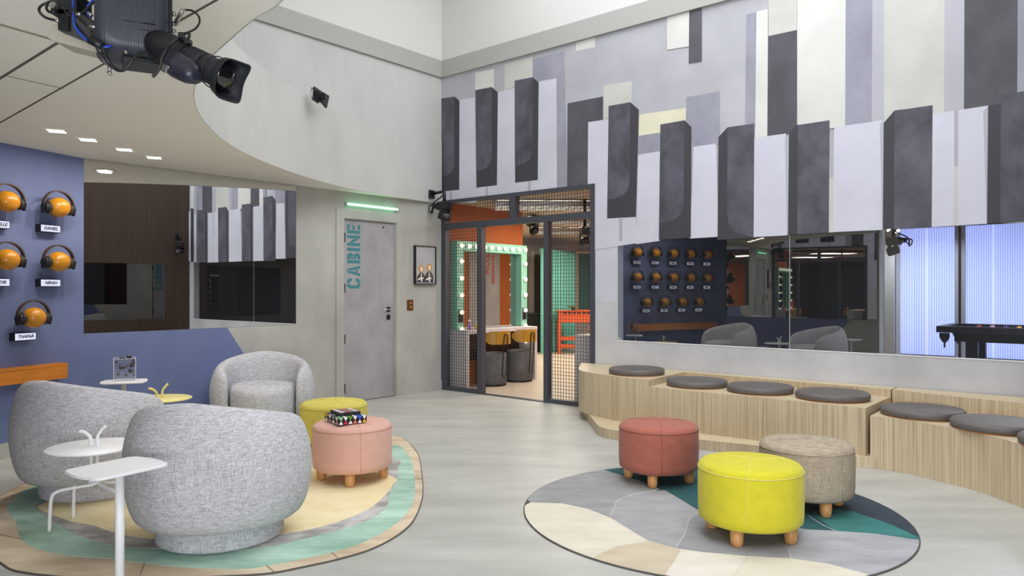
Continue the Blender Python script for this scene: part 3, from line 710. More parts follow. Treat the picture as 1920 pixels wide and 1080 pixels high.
def fabric(name, rgb, a=.07, s=(14, 14, 14), r=.9): return mat(name, rgb, r, a, s, 6, .15, (300, 300, 300), spec=.2, sheen=.15)
yl = fabric('yellow fabric', (205, 196, 48)); red = fabric('dusty red suede', (168, 100, 84), .1); bei = weave('beige linen', (150, 136, 116), (188, 174, 154), 230); pk = fabric('pink fabric', (212, 166, 150), .04); yp = weave('soft yellow linen', (196, 182, 84), (214, 202, 108), 200)
zs = .009
make_stool('bright yellow round stool in front of the other two on the round rug', (1.306, 3.985, zs), math.radians(9), yl, K['legwood'], mat('pale piping', (222, 214, 130), .8))
make_stool('dusty red suede round stool on the round rug by the bench', (1.038, 5.15, zs), math.radians(23), red, K['legwood'], mat('red piping', (140, 80, 70), .8))
make_stool('beige linen round stool behind the bright yellow stool', (1.83, 4.52, zs), math.radians(53), bei, K['legwood'])
make_stool('pink round stool carrying the books', (-1.135, 5.17, zr), math.radians(53), pk, K['legwood'], mat('pink piping', (196, 142, 124), .8))
make_stool('soft yellow round stool behind the pink stool', (-1.5, 6.12, zr), math.radians(60), yp, K['legwood'])

# ---- white tables
def post_table(label, loc, rz, H=.56):
    t = thing('post_table', label, 'side table', loc, rz, 'white post tables')
    P = []
    for cx, cy, a0 in ((.125, .108, 0), (-.125, .108, 90), (-.125, -.108, 180), (.125, -.108, 270)):
        for k in range(7):
            a = math.radians(a0+90*k/6); P.append((cx+.035*math.cos(a)*1.0, cy+.035*math.sin(a)))
    P = [(x+math.copysign(.022*(1-(y/.143)**2), x), y) for x, y in P]
    P = P[:7]+[(.0, .146)]+P[7:14]+[(-.182, .04), (-.185, 0), (-.182, -.04)]+P[14:21]+[(0, -.146)]+P[21:]+[(.182, -.04), (.185, 0), (.182, .04)]
    mb = MB(); mb.prism(P, H-.014, H); mb.done('table_top', K['whitemetal'], t, bevel=.004)
    mb = MB(); mb.lathe([(.019, .012), (.019, H-.013)], 20, Matrix.Translation((0, -.02, 0))); mb.done('post', K['whitemetal'], t)
    mb = MB(); mb.lathe([(.15, 0), (.15, .006), (.14, .012), (.02, .014)], 40, Matrix.Translation((0, -.02, 0))); mb.done('base_plate', K['whitemetal'], t)
    return t
a, b, c, d = [onz(x, y, .56) for x, y in ((123, 880), (258, 853), (312, 870), (178, 899))]
ctr = (a+b+c+d)/4; ax = ((b-a)+(c-d)); ang = math.atan2(ax.y, ax.x)
pt0 = post_table('white post table with oblong top in front of the near armchair', (ctr.x, ctr.y, 0), ang)
p = onz(237, 714, .56)
pt1 = dup(pt0, (p.x-.02, p.y, 0), math.radians(20), 'white post table carrying the clear box by the blue wall')
def round_table(name, label, loc, rz, m, H=.45):
    t = thing('round_table', label, 'side table', loc, rz, 'round tables with forked handles')
    mb = MB(); mb.lathe([(.235, H-.012), (.245, H-.008), (.245, H-.002), (.242, H)], 56); mb.done('table_top', m, t, sharp=40)
    mb = MB()
    def bent(pts, n=5): return crom(pts, n)
    mb.tube(bent([V(.06, -.01, H+.115), V(.045, -.01, H+.10), V(.018, -.006, H+.06), V(.016, -.006, H), V(.016, -.006, .30)]), .0095, 10)
    mb.tube(bent([V(-.085, .01, H+.085), V(-.06, .01, H+.078), V(-.028, .006, H+.05), V(-.022, .006, H), V(-.022, .006, .30)]), .0095, 10)
    mb.done('fork_handle', m, t)
    for sx, sy, a in ((.016, -.006, 205), (-.022, .006, 20), (-.022, .006, 140), (.016, -.006, -40)):
        ca, sa = math.cos(math.radians(a)), math.sin(math.radians(a)); mb = MB()
        mb.tube(bent([V(sx, sy, .31), V(sx, sy, .265), V(sx+ca*.02, sy+sa*.02, .235), V(ca*.12, sa*.12, .225), V(ca*.185, sa*.185, .215), V(ca*.212, sa*.212, .175), V(ca*.22, sa*.22, .0)]), .0095, 10)
        mb.done('leg', m, t)
    return t
p = onz(178, 840, .45)
rt = round_table('', 'round white table with a forked handle between the two near armchairs', (p.x, p.y, zr-.0005), math.radians(10), K['whitemetal'])
q = onz(300, 749, .45)
round_table('', 'round pale yellow table with a forked handle by the blue wall', (q.x, q.y, zr-.0005), math.radians(40), K['yellowmetal'])

# clear box of dark spheres
bx = thing('acrylic_box', 'clear acrylic box of shiny dark spheres on the table by the blue wall', 'ornament', (pt1.location.x, pt1.location.y+.01, .56), math.radians(28))
h = .20; s_ = .085; mb = MB(); e_ = .003
for x, y, sx, sy in ((0, s_, 2*s_, .002), (0, -s_, 2*s_, .002), (s_, 0, .002, 2*s_), (-s_, 0, .002, 2*s_)): mb.box((x, y, h/2), (sx, sy, h-.004))
mb.box((0, 0, .002), (2*s_, 2*s_, .002)); mb.done('pane', K['acrylic'], bx)
mb = MB()
for x in (-s_, s_):
    for y in (-s_, s_): mb.box((x, y, h/2), (e_, e_, h))
    mb.box((x, 0, h-.0015), (e_, 2*s_, e_)); mb.box((x, 0, .0015), (e_, 2*s_, e_))
for y in (-s_, s_): mb.box((0, y, h-.0015), (2*s_, e_, e_)); mb.box((0, y, .0015), (2*s_, e_, e_))
mb.done('edge', K['acrylic_edge'], bx)
blk = mat('black glass', (20, 16, 16), .08, coat=.5)
for x, y, z, r in ((-.065, -.04, .17, .013), (-.03, -.05, .12, .018), (-.012, -.045, .118, .015), (.006, -.03, .122, .01), (.02, .0, .13, .01), (-.05, -.02, .06, .013), (.01, -.06, .055, .013), (.045, -.02, .085, .02), (.06, .0, .08, .008), (.055, .03, .13, .02), (.068, .02, .155, .014), (.068, .03, .175, .012), (-.03, .03, .195, .013), (-.005, .05, .195, .012), (.035, .02, .205, .02), (.07, -.03, .05, .012)):
    mb = MB(); mb.ball((x, y, z), r, 12); mb.done('sphere', blk, bx)

# books on the pink stool
zt_ = zr+.422
fl, fr = onz(635, 797.5, zt_), onz(687.5, 791.5, zt_); ex = (fr-fl); wv = ex.length; ang = math.atan2(ex.y, ex.x)
bk = thing('book', 'thick book with bright diamond pattern lying on the pink stool', 'book', (fl.x, fl.y, zt_), ang)
mb = MB(); cols = [(30, 29, 32), (240, 240, 240), (150, 206, 150), (92, 146, 24), (52, 104, 226), (222, 34, 78), (240, 128, 108), (244, 184, 20), (150, 150, 154), (214, 160, 158)]
bm_ = [mat('book colour %d' % i, c, .5) for i, c in enumerate(cols)]
D_ = .25; H_ = .05
mb.box((wv/2, D_/2, H_/2), (wv, D_, H_), m=0)
n = 6; dx = wv/n
tops = [2, 1, 3, 1, 4, 1]; bots = [1, 5, 1, 6, 1, 7]
for i in range(n):
    x0 = i*dx; mb.face([V(x0+.002, -.0006, H_-.001), V(x0+dx/2, -.0006, H_*.48), V(x0+dx-.002, -.0006, H_-.001)], tops[i])
    mb.face([V(x0+.002, -.0006, .001), V(x0+dx-.002, -.0006, .001), V(x0+dx/2, -.0006, H_*.5)], bots[i])
    mb.face([V(x0+.002, .001, H_+.0006), V(x0+dx/2, .07, H_+.0006), V(x0+dx-.002, .001, H_+.0006)], tops[i])
    mb.face([V(x0+dx/2, .09, H_+.0006), V(x0+.004, .15, H_+.0006), V(x0+dx/2, .21, H_+.0006), V(x0+dx-.004, .15, H_+.0006)], [8, 1, 0, 1, 9, 8][i])
dy = D_/4
for i in range(4):
    y0 = i*dy; mb.face([V(-.0006, y0+.002, H_-.001), V(-.0006, y0+dy/2, H_*.48), V(-.0006, y0+dy-.002, H_-.001)], [1, 8, 1, 7][i])
    mb.face([V(-.0006, y0+.002, .001), V(-.0006, y0+dy-.002, .001), V(-.0006, y0+dy/2, H_*.5)], [9, 1, 9, 1][i])
mb.done('cover', bm_, bk)
pc = thing('palette_case', 'flat black case with rows of coloured pans lying on the patterned book', 'case', bk.location+V(0, 0, H_+.0012), ang)
mb = MB(); mb.box((.105, .135, .011), (.155, .17, .022)); mb.done('case_body', mat('black case', (40, 39, 42), .45), pc, bevel=.003)
mb = MB(); cc_ = [(226, 224, 226), (206, 120, 100), (150, 146, 150), (232, 190, 176), (120, 118, 122), (196, 90, 74)]
k = 0
for i in range(4):
    for j in range(4):
        mb.box((.052+i*.035, .072+j*.04, .0225), (.026, .032, .0015), m=(i*5+j*3) % 6)
mb.done('pan', [mat('pan colour %d' % i, c, .6) for i, c in enumerate(cc_)], pc)

# ---- tiered bench
zP, zA, zB, zCc = .086, .515, .452, .395
bn = thing('tiered_bench', 'long stepped oak bench along the mural wall', 'bench', (0, 0, 0))
def wl(s, o=.006): q = WM(s, 0, o); return (q.x, q.y)
def smx(x, y): d = V(x, y, 0)-C0; return d.dot(EM)
pf = [onz(x, y) for x, y in ((1095, 780), (1121, 815), (1135, 821), (1162, 826), (1311, 843), (1602, 876), (1642, 879))]
ff = [V(.72, 7.85, 0), V(.71, 7.66, 0), V(.75, 7.50, 0), V(.84, 7.33, 0), V(1.04, 7.03, 0), V(1.28, 6.79, 0), V(1.66, 6.45, 0), V(2.09, 6.12, 0), V(2.40, 5.83, 0), V(2.70, 5.55, 0)]
ff = crom(ff, 5); 
def F2(v): return (v.x, v.y)
sA0 = smx(.80, 8.43)
mb = MB()
pl = [F2(v) for v in crom(pf[1:4], 4)]
mb.prism([wl(sA0)]+[F2(pf[0])]+pl+[F2(v) for v in pf[4:]]+[(2.85, 5.62)]+[wl(smx(3.3, 6.2))], 0.0005, zP, 1, 0); mb.done('plinth', [K['oakv'], K['oakh']], bn)
iA = min(range(len(ff)), key=lambda i: abs(960+F*ff[i].x/ff[i].y-1216.5))
ab = onz(1283, 697.5, zA)
mb = MB(); mb.prism([wl(sA0)]+[F2(v) for v in ff[:iA+1]]+[F2(ab)]+[wl(smx(ab.x+.1, ab.y+.12))], zP, zA, 1, 0); mb.done('high_tier', [K['oakv'], K['oakh']], bn)
bb = onz(1670, 730.5, zA); be = onz(1671, 743.5, zB)
mb = MB(); mb.prism([F2(ab)]+[F2(v) for v in ff[iA:]]+[F2(be)], zP, zB, 1, 0); mb.done('middle_tier', [K['oakv'], K['oakh']], bn)
mb = MB(); mb.prism([wl(smx(ab.x+.1, ab.y+.12)), F2(ab), F2(bb), wl(smx(bb.x+.1, bb.y+.12))], zP, zA, 1, 0); mb.done('back_ledge', [K['oakv'], K['oakh']], bn)
cf = [onz(x, y) for x, y in ((1643, 878.5), (1694, 886.6), (1766, 903.5), (1841, 924), (1920, 954))]+[V(3.15, 4.1, 0), V(3.06, 3.7, 0)]
cf[0] = V(2.735, 5.545, 0)
cfc = crom(cf, 5)
lc = [V(bb.x+.008, bb.y-.008, 0), onz(1808, 745.2, zA), onz(1920, 756.6, zA), V(3.86, 5.1, 0), V(3.72, 4.85, 0), V(3.25, 4.15, 0)]
lcc = crom(lc, 5)
mb = MB(); mb.prism([F2(v) for v in cfc]+[F2(v) for v in lcc[::-1]], .0005, zCc, 1, 0); mb.done('low_tier', [K['oakv'], K['oakh']], bn)
we = WM(smx(bb.x+.12, bb.y+.12), 0, .006); w2 = WM(SEND-.01, 0, .006)
mb = MB(); mb.prism([(we.x, we.y)]+[F2(v) for v in lcc[:-6]]+[(3.93, 5.2), (w2.x-.02, w2.y-.03)], .0005, zA, 1, 0); mb.done('curved_ledge', [K['oakv'], K['oakh']], bn)

# cushions
cu = [(1.253, 7.30, zA, .278, 'round grey cushion on the highest step of the oak bench'), (1.745, 6.86, zB, .282, 'round grey cushion on the middle bench step, next to the highest step'),
      (2.205, 6.46, zB, .286, 'round grey cushion in the middle of the middle bench step'), (2.665, 6.045, zB, .29, 'round grey cushion at the lower end of the middle bench step'),
      (3.14, 5.56, zCc, .292, 'first round grey cushion on the lowest bench step, after the middle step'), (3.355, 5.01, zCc, .292, 'second round grey cushion on the lowest bench step'), (3.43, 4.425, zCc, .292, 'last round grey cushion on the lowest bench step, cut by the photo edge')]
for i, (x, y, z, r, lab) in enumerate(cu):
    c = thing('seat_cushion', lab, 'cushion', (x, y, z), i*.9, 'round cushions on the oak bench')
    mb = MB(); mb.lathe([(r-.02, .003), (r-.006, .010), (r, .03), (r-.003, .05), (r-.015, .060), (r-.05, .064), (.01, .066)], 56); mb.done('pad', K['cushion'], c)
    mb = MB(); mb.lathe([(r-.022, 0), (r-.012, .001), (r-.012, .005), (r-.022, .006)], 56); mb.done('base_board', K['shelfwood'], c)

# ---- headphones on the blue wall
def sB(px):
    d = ray(px, 545); return ((B0.x*NB.x+B0.y*NB.y)/(d.x*NB.x+d.y*NB.y)*V(d.x, 1, 0)-B0).dot(EB)
s1 = sB(112)+.10; s2 = sB(20)+.11; dcol = s2-s1
fontc = None
def text_mesh(body, size, shear=.0, off=0.0, ext=.0004):
    cu_ = bpy.data.curves.new('t', 'FONT'); cu_.body = body; cu_.size = size; cu_.shear = shear; cu_.offset = off; cu_.extrude = ext; cu_.align_x = 'CENTER'; cu_.align_y = 'CENTER'; cu_.resolution_u = 2
    o = bpy.data.objects.new('t', cu_); C.objects.link(o); dg = bpy.context.evaluated_depsgraph_get(); me = bpy.data.meshes.new_from_object(o.evaluated_get(dg)); bpy.data.objects.remove(o); return me
RB = Matrix((EB*-1, V(0, 0, 1).cross(EB*-1)*1, V(0, 0, 1))).transposed()   # x along the wall (to the right), y into the wall
ordn = ['first', 'second', 'third', 'fourth', 'fifth']; rown = ['top', 'middle', 'bottom']
NAMES = {(0, 0): 'DANIEL', (0, 1): 'ELLE', (1, 0): 'NIRAH', (1, 1): 'DIR', (2, 0): 'THAINÁ'}
proto = {}
def build_ball(label):
    t = thing('display_ball', label, 'ball', group='orange wooden balls on the blue wall')
    mb = MB(); mb.ball((0, -.115, 0), .088, 28, (1.04, 1, .96)); mb.done('ball', K['orangeball'], t)
    mb = MB(); mb.lathe([(.02, 0), (.02, .05)], 12, Matrix.Translation((0, -.001, 0)) @ Matrix.Rotation(PI/2, 4, 'X')); mb.done('peg', K['black'], t)
    return t
def build_phones(label):
    t = thing('headphones', label, 'headphones', group='headphones on the orange balls')
    mb = MB(); n = 22; rows = []
    for i in range(n+1):
        a = PI*(-.04+1.08*i/n); x, z = -.136*math.cos(a), .010+.128*math.sin(a)
        u = V(-math.cos(a), 0, math.sin(a)); w_ = V(0, 1, 0); th, hw = .005, .016
        p = V(x, -.115, z); rows.append([p+u*th-w_*hw, p+u*th+w_*hw, p-u*th+w_*hw, p-u*th-w_*hw])
    R = mb.grid(rows, closed_v=True); mb.bm.faces.new(R[0][::-1]); mb.bm.faces.new(R[-1]); mb.done('headband', K['headband'], t, sharp=50)
    for s in (-1, 1):
        M = Matrix.Translation((s*.070, -.115, -.008)) @ Matrix.Rotation(s*PI/2, 4, 'Y')
        mb = MB(); mb.lathe([(.03, .012), (.046, .014), (.051, .026), (.049, .038), (.042, .044)], 24, M); mb.done('ear_cushion', K['cup'], t)
        mb = MB(); mb.lathe([(.045, .045), (.045, .058), (.036, .066), (.01, .067)], 24, M); mb.box((s*.138, -.115, -.02), (.012, .03, .08)); mb.done('ear_cup', K['black'], t)
    return t
def build_plaque(label):
    t = thing('name_plaque', label, 'sign', group='lit name plaques on the blue wall')
    mb = MB(); mb.box((0, -.031, 0), (.185, .06, .066)); mb.done('box', K['black'], t, bevel=.002)
    mb = MB(); mb.box((0, -.0625, 0), (.172, .002, .054)); mb.done('face_plate', K['plate_white'], t)
    return t
rz_w = math.atan2(-EB.y, -EB.x)
for r in range(3):
    for c in range(5 if r < 2 else 4):
        s = s1+dcol*c+(dcol*.5 if r == 2 else 0)
        px_y = [(390, 378), (492, 478), (597, 592)][r]
        z = [1.35+(545-390)*WB(s1, 0).y/F, 1.35+(545-491)*WB(s1, 0).y/F, 1.35+(545-595)*WB(s1+.21, 0).y/F][r]
        where = '%s row, %s from the wide mirror' % (rown[r], ordn[c])
        loc = WB(s, z); tilt = [0, .02, -.02, .01, 0][c]
        for key_, fn, lab, dz in (('b', build_ball, 'orange wooden ball on the blue wall, '+where, 0), ('h', build_phones, 'headphones on the blue wall, '+where, 0), ('p', build_plaque, 'lit name plaque on the blue wall, '+where, -.18 if r < 2 else -.155)):
            L_ = loc+V(0, 0, dz)+(EB*.03 if key_ == 'p' else V(0, 0, 0))
            if key_ not in proto: o = proto[key_] = fn(lab); o.location = L_; o.rotation_euler = (0, 0, rz_w+(.28 if key_ == 'h' and 0 else 0))
            else:
                o = dup(proto[key_], L_, rz_w, lab)
                for k_ in list(o.children):
                    if k_.name.startswith('lettering'): bpy.data.objects.remove(k_)
            if key_ == 'p':
                nm = NAMES.get((r, c))
                if nm:
                    me = text_mesh(nm, .036, .25, .0012)
                    me.transform(Matrix.Translation((0.0 if nm not in ('ELLE', 'DIR') else .03, -.0640, 0)) @ Matrix.Rotation(PI/2, 4, 'X'))
                else:
                    q = MB(); q.box((0, -.0638, 0), (.09, .0006, .02)); x = q.done('lettering', K['ink'], o); x = None; me = None
                if me:
                    me.materials.clear(); me.materials.append(K['ink']); x = bpy.data.objects.new('lettering', me); C.objects.link(x); x.parent = o
# orange shelf board
sa, sb = sB(110), s1+dcol*4+.25
sh = thing('wall_shelf', 'long orange wooden shelf box on the blue wall', 'shelf', WB((sa+sb)/2, .72))
mb = MB(); Ls = sb-sa
RBm = Matrix((-EB, -NB, V(0, 0, 1))).transposed()
mb.box(NB*.057, (Ls, .11, .02), RBm); mb.box(NB*.1+V(0, 0, -.055), (Ls, .018, .13), RBm)
mb.done('board', K['shelfwood'], sh, bevel=.002)
mb = MB()
for e in (-1, 1): mb.box(NB*.05+EB*(e*(Ls/2-.009))+V(0, 0, -.065), (.018, .08, .11), RBm)
mb.done('end_panel', K['shelfwood'], sh)
# ================================================================ PARTITION
tp = thing('mesh_partition', 'charcoal steel partition with wire mesh panels before the dressing room', 'partition', (0, 0, 0))
def bar(mb, s0, s1, z0, z1, o0=-.07, o1=.012): mb.prism([(s0, z0), (s1, z0), (s1, z1), (s0, z1)], o0, o1, 0, 0, lambda x, y, o: WM(x, y, o))
sp = [SM(828, 545)[0], SM(836, 545)[0], SM(896, 545)[0], SM(904, 545)[0], SM(1020, 545)[0], SM(1028, 545)[0], SM(1107.5, 545)[0], SM(1116, 545)[0]]
sp[0] = .005
zt0, zt1 = SM(1111, 409)[1], SM(1111, 396)[1]; ztop0 = SM(1111, 352)[1]
for i in (0, 2, 4, 6):
    mb = MB(); bar(mb, sp[i], sp[i+1], 0.0, zt0 if i in (2, 4) else zF-.001); mb.done('post', K['frame'], tp)
tm = (SM(957, 400)[0], SM(967, 400)[0])
mb = MB(); bar(mb, tm[0], tm[1], zt1, ztop0); mb.done('post', K['frame'], tp)
mb = MB(); bar(mb, sp[1], sp[6], ztop0, zF-.001); mb.done('top_rail', K['frame'], tp)
mb = MB(); bar(mb, sp[1], sp[6], zt0, zt1); mb.done('transom', K['frame'], tp)
for a, b in ((1, 2), (5, 6)):
    mb = MB(); bar(mb, sp[a], sp[b], 0.0, .05); mb.done('bottom_rail', K['frame'], tp)
mb = MB(); bar(mb, sp[3], sp[4], .0005, .01); mb.done('threshold', K['frame'], tp)
for s0, s1, z0, z1 in ((sp[1], sp[2], .05, zt0), (sp[5], sp[6], .05, zt0), (sp[1], tm[0], zt1, ztop0), (tm[1], sp[6], zt1, ztop0)):
    mb = MB(); st = .0415; n1 = max(2, round((s1-s0)/st)); n2 = max(2, round((z1-z0)/st)); w_ = .0022
    for i in range(1, n1):
        s = s0+(s1-s0)*i/n1; bar(mb, s-w_, s+w_, z0, z1, -.033, -.028)
    for j in range(1, n2):
        z = z0+(z1-z0)*j/n2; bar(mb, s0, s1, z-w_, z+w_, -.028, -.023)
    mb.done('mesh_panel', K['wire'], tp)

# ================================================================ DRESSING ROOM
KO = V(-.963, 9.94, 0)+EL*.17
sOe = SL(980, 545)[0]
mb = MB(); mb.prism([(.155, 0), (sOe, 0), (sOe, 2.56), (.155, 2.56)], -.14, 0, 0, 0, lambda x, y, o: WL(x, y, o))
struct(mb.done('wall_dressing_left', K['terracotta']), 'terracotta wall behind the bulb lit mirror', 'wall')
bk0, bk1 = V(-2.2, 14.6, 0), V(7.0, 22.0, 0); EK = (bk1-bk0).normalized(); NK = V(EK.y, -EK.x, 0)
def WK(s, z, o=0.0): return bk0+EK*s+NK*o+V(0, 0, z)
def SK(px, py):
    q = onpl(px, py, bk0, NK); d = q-bk0; return (d.dot(EK), q.z)
mb = MB(); Lk = (bk1-bk0).length; mb.prism([(-1, 0), (Lk, 0), (Lk, 2.56), (-1, 2.56)], -.12, 0, 0, 0, lambda x, y, o: WK(x, y, o))
struct(mb.done('wall_dressing_back', K['greywall']), 'taupe far wall of the dressing room', 'wall')
# right wall of the dressing room, with a lettered door seen in the vanity mirror
DW = 2.60
def WD(s, z, o=0.0): return C0+EL*s+NL*(DW-o)+V(0, 0, z)      # o towards the dressing room
mb = MB(); mb.prism([(.13, 0), (7.5, 0), (7.5, 2.56), (.13, 2.56)], -.12, 0, 0, 0, lambda x, y, o: WD(x, y, o))
struct(mb.done('wall_dressing_right', K['terracotta']), 'terracotta right wall of the dressing room', 'wall')
mb = MB(); q = [WL(.125, 0, -.1), WL(.125, 0, 3.4)]; fp = [C0+EL*.125+NL*-.14, C0+EL*.125+NL*3.4, V(8.5, 15.5, 0), V(8.5, 22.5, 0), V(-3.4, 14.2, 0)]
mb.prism([(p.x, p.y) for p in [C0+EL*.0+NL*.02]+[C0+NL*(sF1+.1)]+[C0+EL*.2+NL*3.4, V(7, 15.5, 0), V(7.0, 22, 0), V(-2.6, 14.6, 0), C0+EL*1.5+NL*-.3, C0+EL*.13+NL*.0]], 0.001, .004)
bmesh.ops.triangulate(mb.bm, faces=[f for f in mb.bm.faces if len(f.verts) > 4])
struct(mb.done('floor_dressing', K['tile']), 'beige tiled floor of the dressing room', 'floor')
mb = MB(); mb.prism([(p.x, p.y) for p in [WM(-.3, 0, -.125), WM(SEND, 0, -.125), WM(SEND, 0, -2), V(10, 15.5, 0), V(10, 24, 0), V(-4.0, 14.6, 0), V(-2.5, 12, 0)]], 2.56, 2.64)
bmesh.ops.triangulate(mb.bm, faces=[f for f in mb.bm.faces if len(f.verts) > 4])
struct(mb.done('ceiling_dressing', mat('beige ceiling', (198, 188, 172), .8)), 'pale ceiling of the dressing room', 'ceiling')

# bulb lit mirror
OF = .13
def SV(px, py, off=OF): return sz(px, py, EL, NL, C0+NL*off)
m0, m1 = SV(857, 545)[0], SV(988, 545)[0]; mz1 = SV(857, 451)[1]; mz0 = .815
vm = thing('vanity_mirror', 'large mint framed mirror lit by round bulbs', 'mirror', WL((m0+m1)/2, mz0, 0)); o_ = vm.location
bw = .135
def vq(mb, s0, s1, z0, z1, a, b): mb.prism([(s0, z0), (s1, z0), (s1, z1), (s0, z1)], a, b, 0, 0, lambda x, y, o: WL(x, y, o))
mb = MB(); vq(mb, m0, m1, mz1-bw, mz1, .002, OF); vq(mb, m0, m0+bw, mz0, mz1-bw, .002, OF); vq(mb, m1-bw, m1, mz0, mz1-bw, .002, OF)
under(mb.done('mirror_frame', K['mint']), vm)
mb = MB(); vq(mb, m0+bw, m1-bw, mz0, mz1-bw, .004, .02); under(mb.done('mirror_glass', K['vanityglass']), vm)
bl = [(m0+bw/2+(m1-m0-bw)*i/9, mz1-bw/2) for i in range(10)]
for i in range(6):
    z = mz1-bw/2-.235*(i+1)+.02
    bl += [(m0+bw/2, z), (m1-bw/2, z)]
for s, z in bl:
    mb = MB(); mb.lathe([(.024, 0), (.024, .012)], 12, Matrix.Translation(WL(s, z, OF)) @ Matrix((EL, V(0, 0, 1), NL)).transposed().to_4x4()); so = under(mb.done('bulb_socket', K['black']), vm)
    mb = MB(); mb.ball(WL(s, z, OF+.028)-vm.location, .031, 14); b = mb.done('bulb', K['bulb'], so); b.matrix_parent_inverse = so.matrix_parent_inverse.inverted()
for s in (m0+bw/2, m1-bw/2):
    mb = MB(); vq(mb, s-.045, s+.045, mz0+.10, mz0+.27, OF+.001, OF+.012); under(mb.done('socket_panel', K['black']), vm)
# dressing desk
dk = thing('dressing_desk', 'light grey dressing desk under the bulb lit mirror', 'desk', (0, 0, .004))
d0, d1 = m0-.02, 1.70; DD = .335; TZ = .81
mb = MB(); vq(mb, d0, d1, TZ-.055, TZ-.004, .003, DD); mb.done('desk_top', K['deskgrey'], dk)
for a, b in ((d0, d0+.05), (d1-.05, d1)):
    mb = MB(); vq(mb, a, b, 0.0005, TZ-.056, .003, DD-.004); mb.done('side_panel', K['deskgrey'], dk)
mb = MB(); vq(mb, d0+.051, d1-.051, .35, TZ-.056, .003, .02); mb.done('back_panel', K['darkwood'], dk)
# bottles
for x, y, c, lab, r, h_ in ((880, 612, (170, 132, 196), 'lilac bottle with a pale round stopper on the dressing desk', .028, .10), (893, 612, (226, 190, 70), 'small yellow bottle on the dressing desk', .024, .075)):
    s_, z_ = SV(x, y, .24); b = thing('cosmetic_bottle', lab, 'bottle', WL(s_, TZ+.0005, .24), 0, None)
    mb = MB(); mb.lathe([(r, 0), (r, h_*.7), (r*.5, h_*.85), (r*.4, h_)], 20); mb.done('flask', mat(lab[:6]+' glass', c, .25), b)
    mb = MB(); mb.ball((0, 0, h_+.02), .024 if c[2] > 100 else .014, 14); mb.done('stopper', mat(lab[:6]+' stopper', (226, 206, 196), .4), b)
# stools with backrests
def vanity_stool(label, loc, rz):
    t = thing('vanity_stool', label, 'stool', loc, rz, 'grey drum stools at the dressing desk')
    mb = MB(); mb.lathe([(.19, 0), (.2, .004), (.2, .02)], 32); mb.done('base_ring', K['black'], t)
    mb = MB(); mb.lathe([(.19, .02), (.205, .03), (.21, .2), (.212, .42), (.205, .455), (.18, .47), (.01, .475)], 36); mb.done('drum', K['stoolgrey'], t)
    mb = MB(); R_ = .255; rows = []
    for i in range(17):
        a = -1.25+2.5*i/16; e = 1-abs(i-8)/8; hh = .092*min(1, (e*3.2+.12))**.6
        for_ = []
        x, y = R_*math.sin(a), -R_*math.cos(a)
        n_ = V(math.sin(a), -math.cos(a), 0)
        rows.append([V(x, y, .685-hh)-n_*.006, V(x, y, .685+hh)-n_*.006, V(x, y, .685+hh)+n_*.006, V(x, y, .685-hh)+n_*.006])
    R = mb.grid(rows, closed_v=True); mb.bm.faces.new(R[0][::-1]); mb.bm.faces.new(R[-1]); mb.done('backrest', K['mustard'], t, sharp=45)
    mb = MB(); P = []; yb = -.272
    for k in range(9): a = PI*k/8; P.append(V(.038*math.cos(a), yb, .70+.038*math.sin(a)))
    for k in range(9): a = PI+PI*k/8; P.append(V(.038*math.cos(a), yb+.04, .17+.038*math.sin(a)))
    mb.tube(P, .0075, 8, closed=True); mb.done('wire_loop', K['blacksat'], t)
    return t
q1 = onz(925, 726); q2 = onz(976, 718)
fw = math.atan2(NL.y, NL.x)+PI/2
vs = vanity_stool('grey drum stool with mustard backrest at the dressing desk, nearer the terracotta partition post', (q1.x-.02, q1.y+.21, .004), fw-.05)
dup(vs, (q2.x-.02, q2.y+.21, .004), fw-.05, 'grey drum stool with mustard backrest at the far end of the dressing desk')
# second desk
q = onz(1077, 757); dk2 = thing('second_desk', 'light grey desk end behind the right mesh panel', 'desk', (0, 0, .004))
zz = .80; mb = MB()
e1 = V(.836, 1, 0).normalized()
A = V(q.x, q.y, 0); A = WM(SM(1077.5, 545)[0]+.02, 0, -.42); A = onpl(1077.5, 600, WM(0, 0, -.42), NM); A.z = 0
Bp = A+EM*.40; mb.prism([(A.x, A.y), (Bp.x, Bp.y), ((Bp+EL*.05).x, (Bp+EL*.05).y), ((A+EL*.05).x, (A+EL*.05).y)], .0005, zz-.045); mb.done('side_panel', K['deskgrey'], dk2)
mb = MB(); mb.prism([(A.x, A.y), (Bp.x, Bp.y), ((Bp+EL*1.5).x, (Bp+EL*1.5).y), ((A+EL*1.5+EM*.05).x, (A+EL*1.5+EM*.05).y)], zz-.044, zz); mb.done('desk_top', K['deskgrey'], dk2)
pp = atd(1106, 625, A.y+.35); c = thing('cosmetic_bottle', 'small peach bottle on the desk behind the right mesh panel', 'bottle', (pp.x, pp.y, zz+.005))
mb = MB(); mb.lathe([(.03, 0), (.03, .06), (.018, .075), (.018, .09)], 16); mb.done('flask', mat('peach glass', (232, 176, 140), .4), c)
cp_ = onz(1075, 700); cc2 = thing('dressing_chair', 'mustard chair back peeking out behind the desk at the right mesh panel', 'chair', (A+EL*.85-EM*.18))
mb = MB(); rows = []
for i in range(9):
    a = -.8+1.6*i/8; rows.append([V(.0+.24*(1-math.cos(a))-.01, .24*math.sin(a), .63), V(.24*(1-math.cos(a))-.01, .24*math.sin(a), .77), V(.24*(1-math.cos(a))+.002, .24*math.sin(a), .77), V(.24*(1-math.cos(a))+.002, .24*math.sin(a), .63)])
R = mb.grid(rows, closed_v=True); mb.bm.faces.new(R[0][::-1]); mb.bm.faces.new(R[-1]); mb.done('backrest', K['mustard'], cc2, sharp=45)
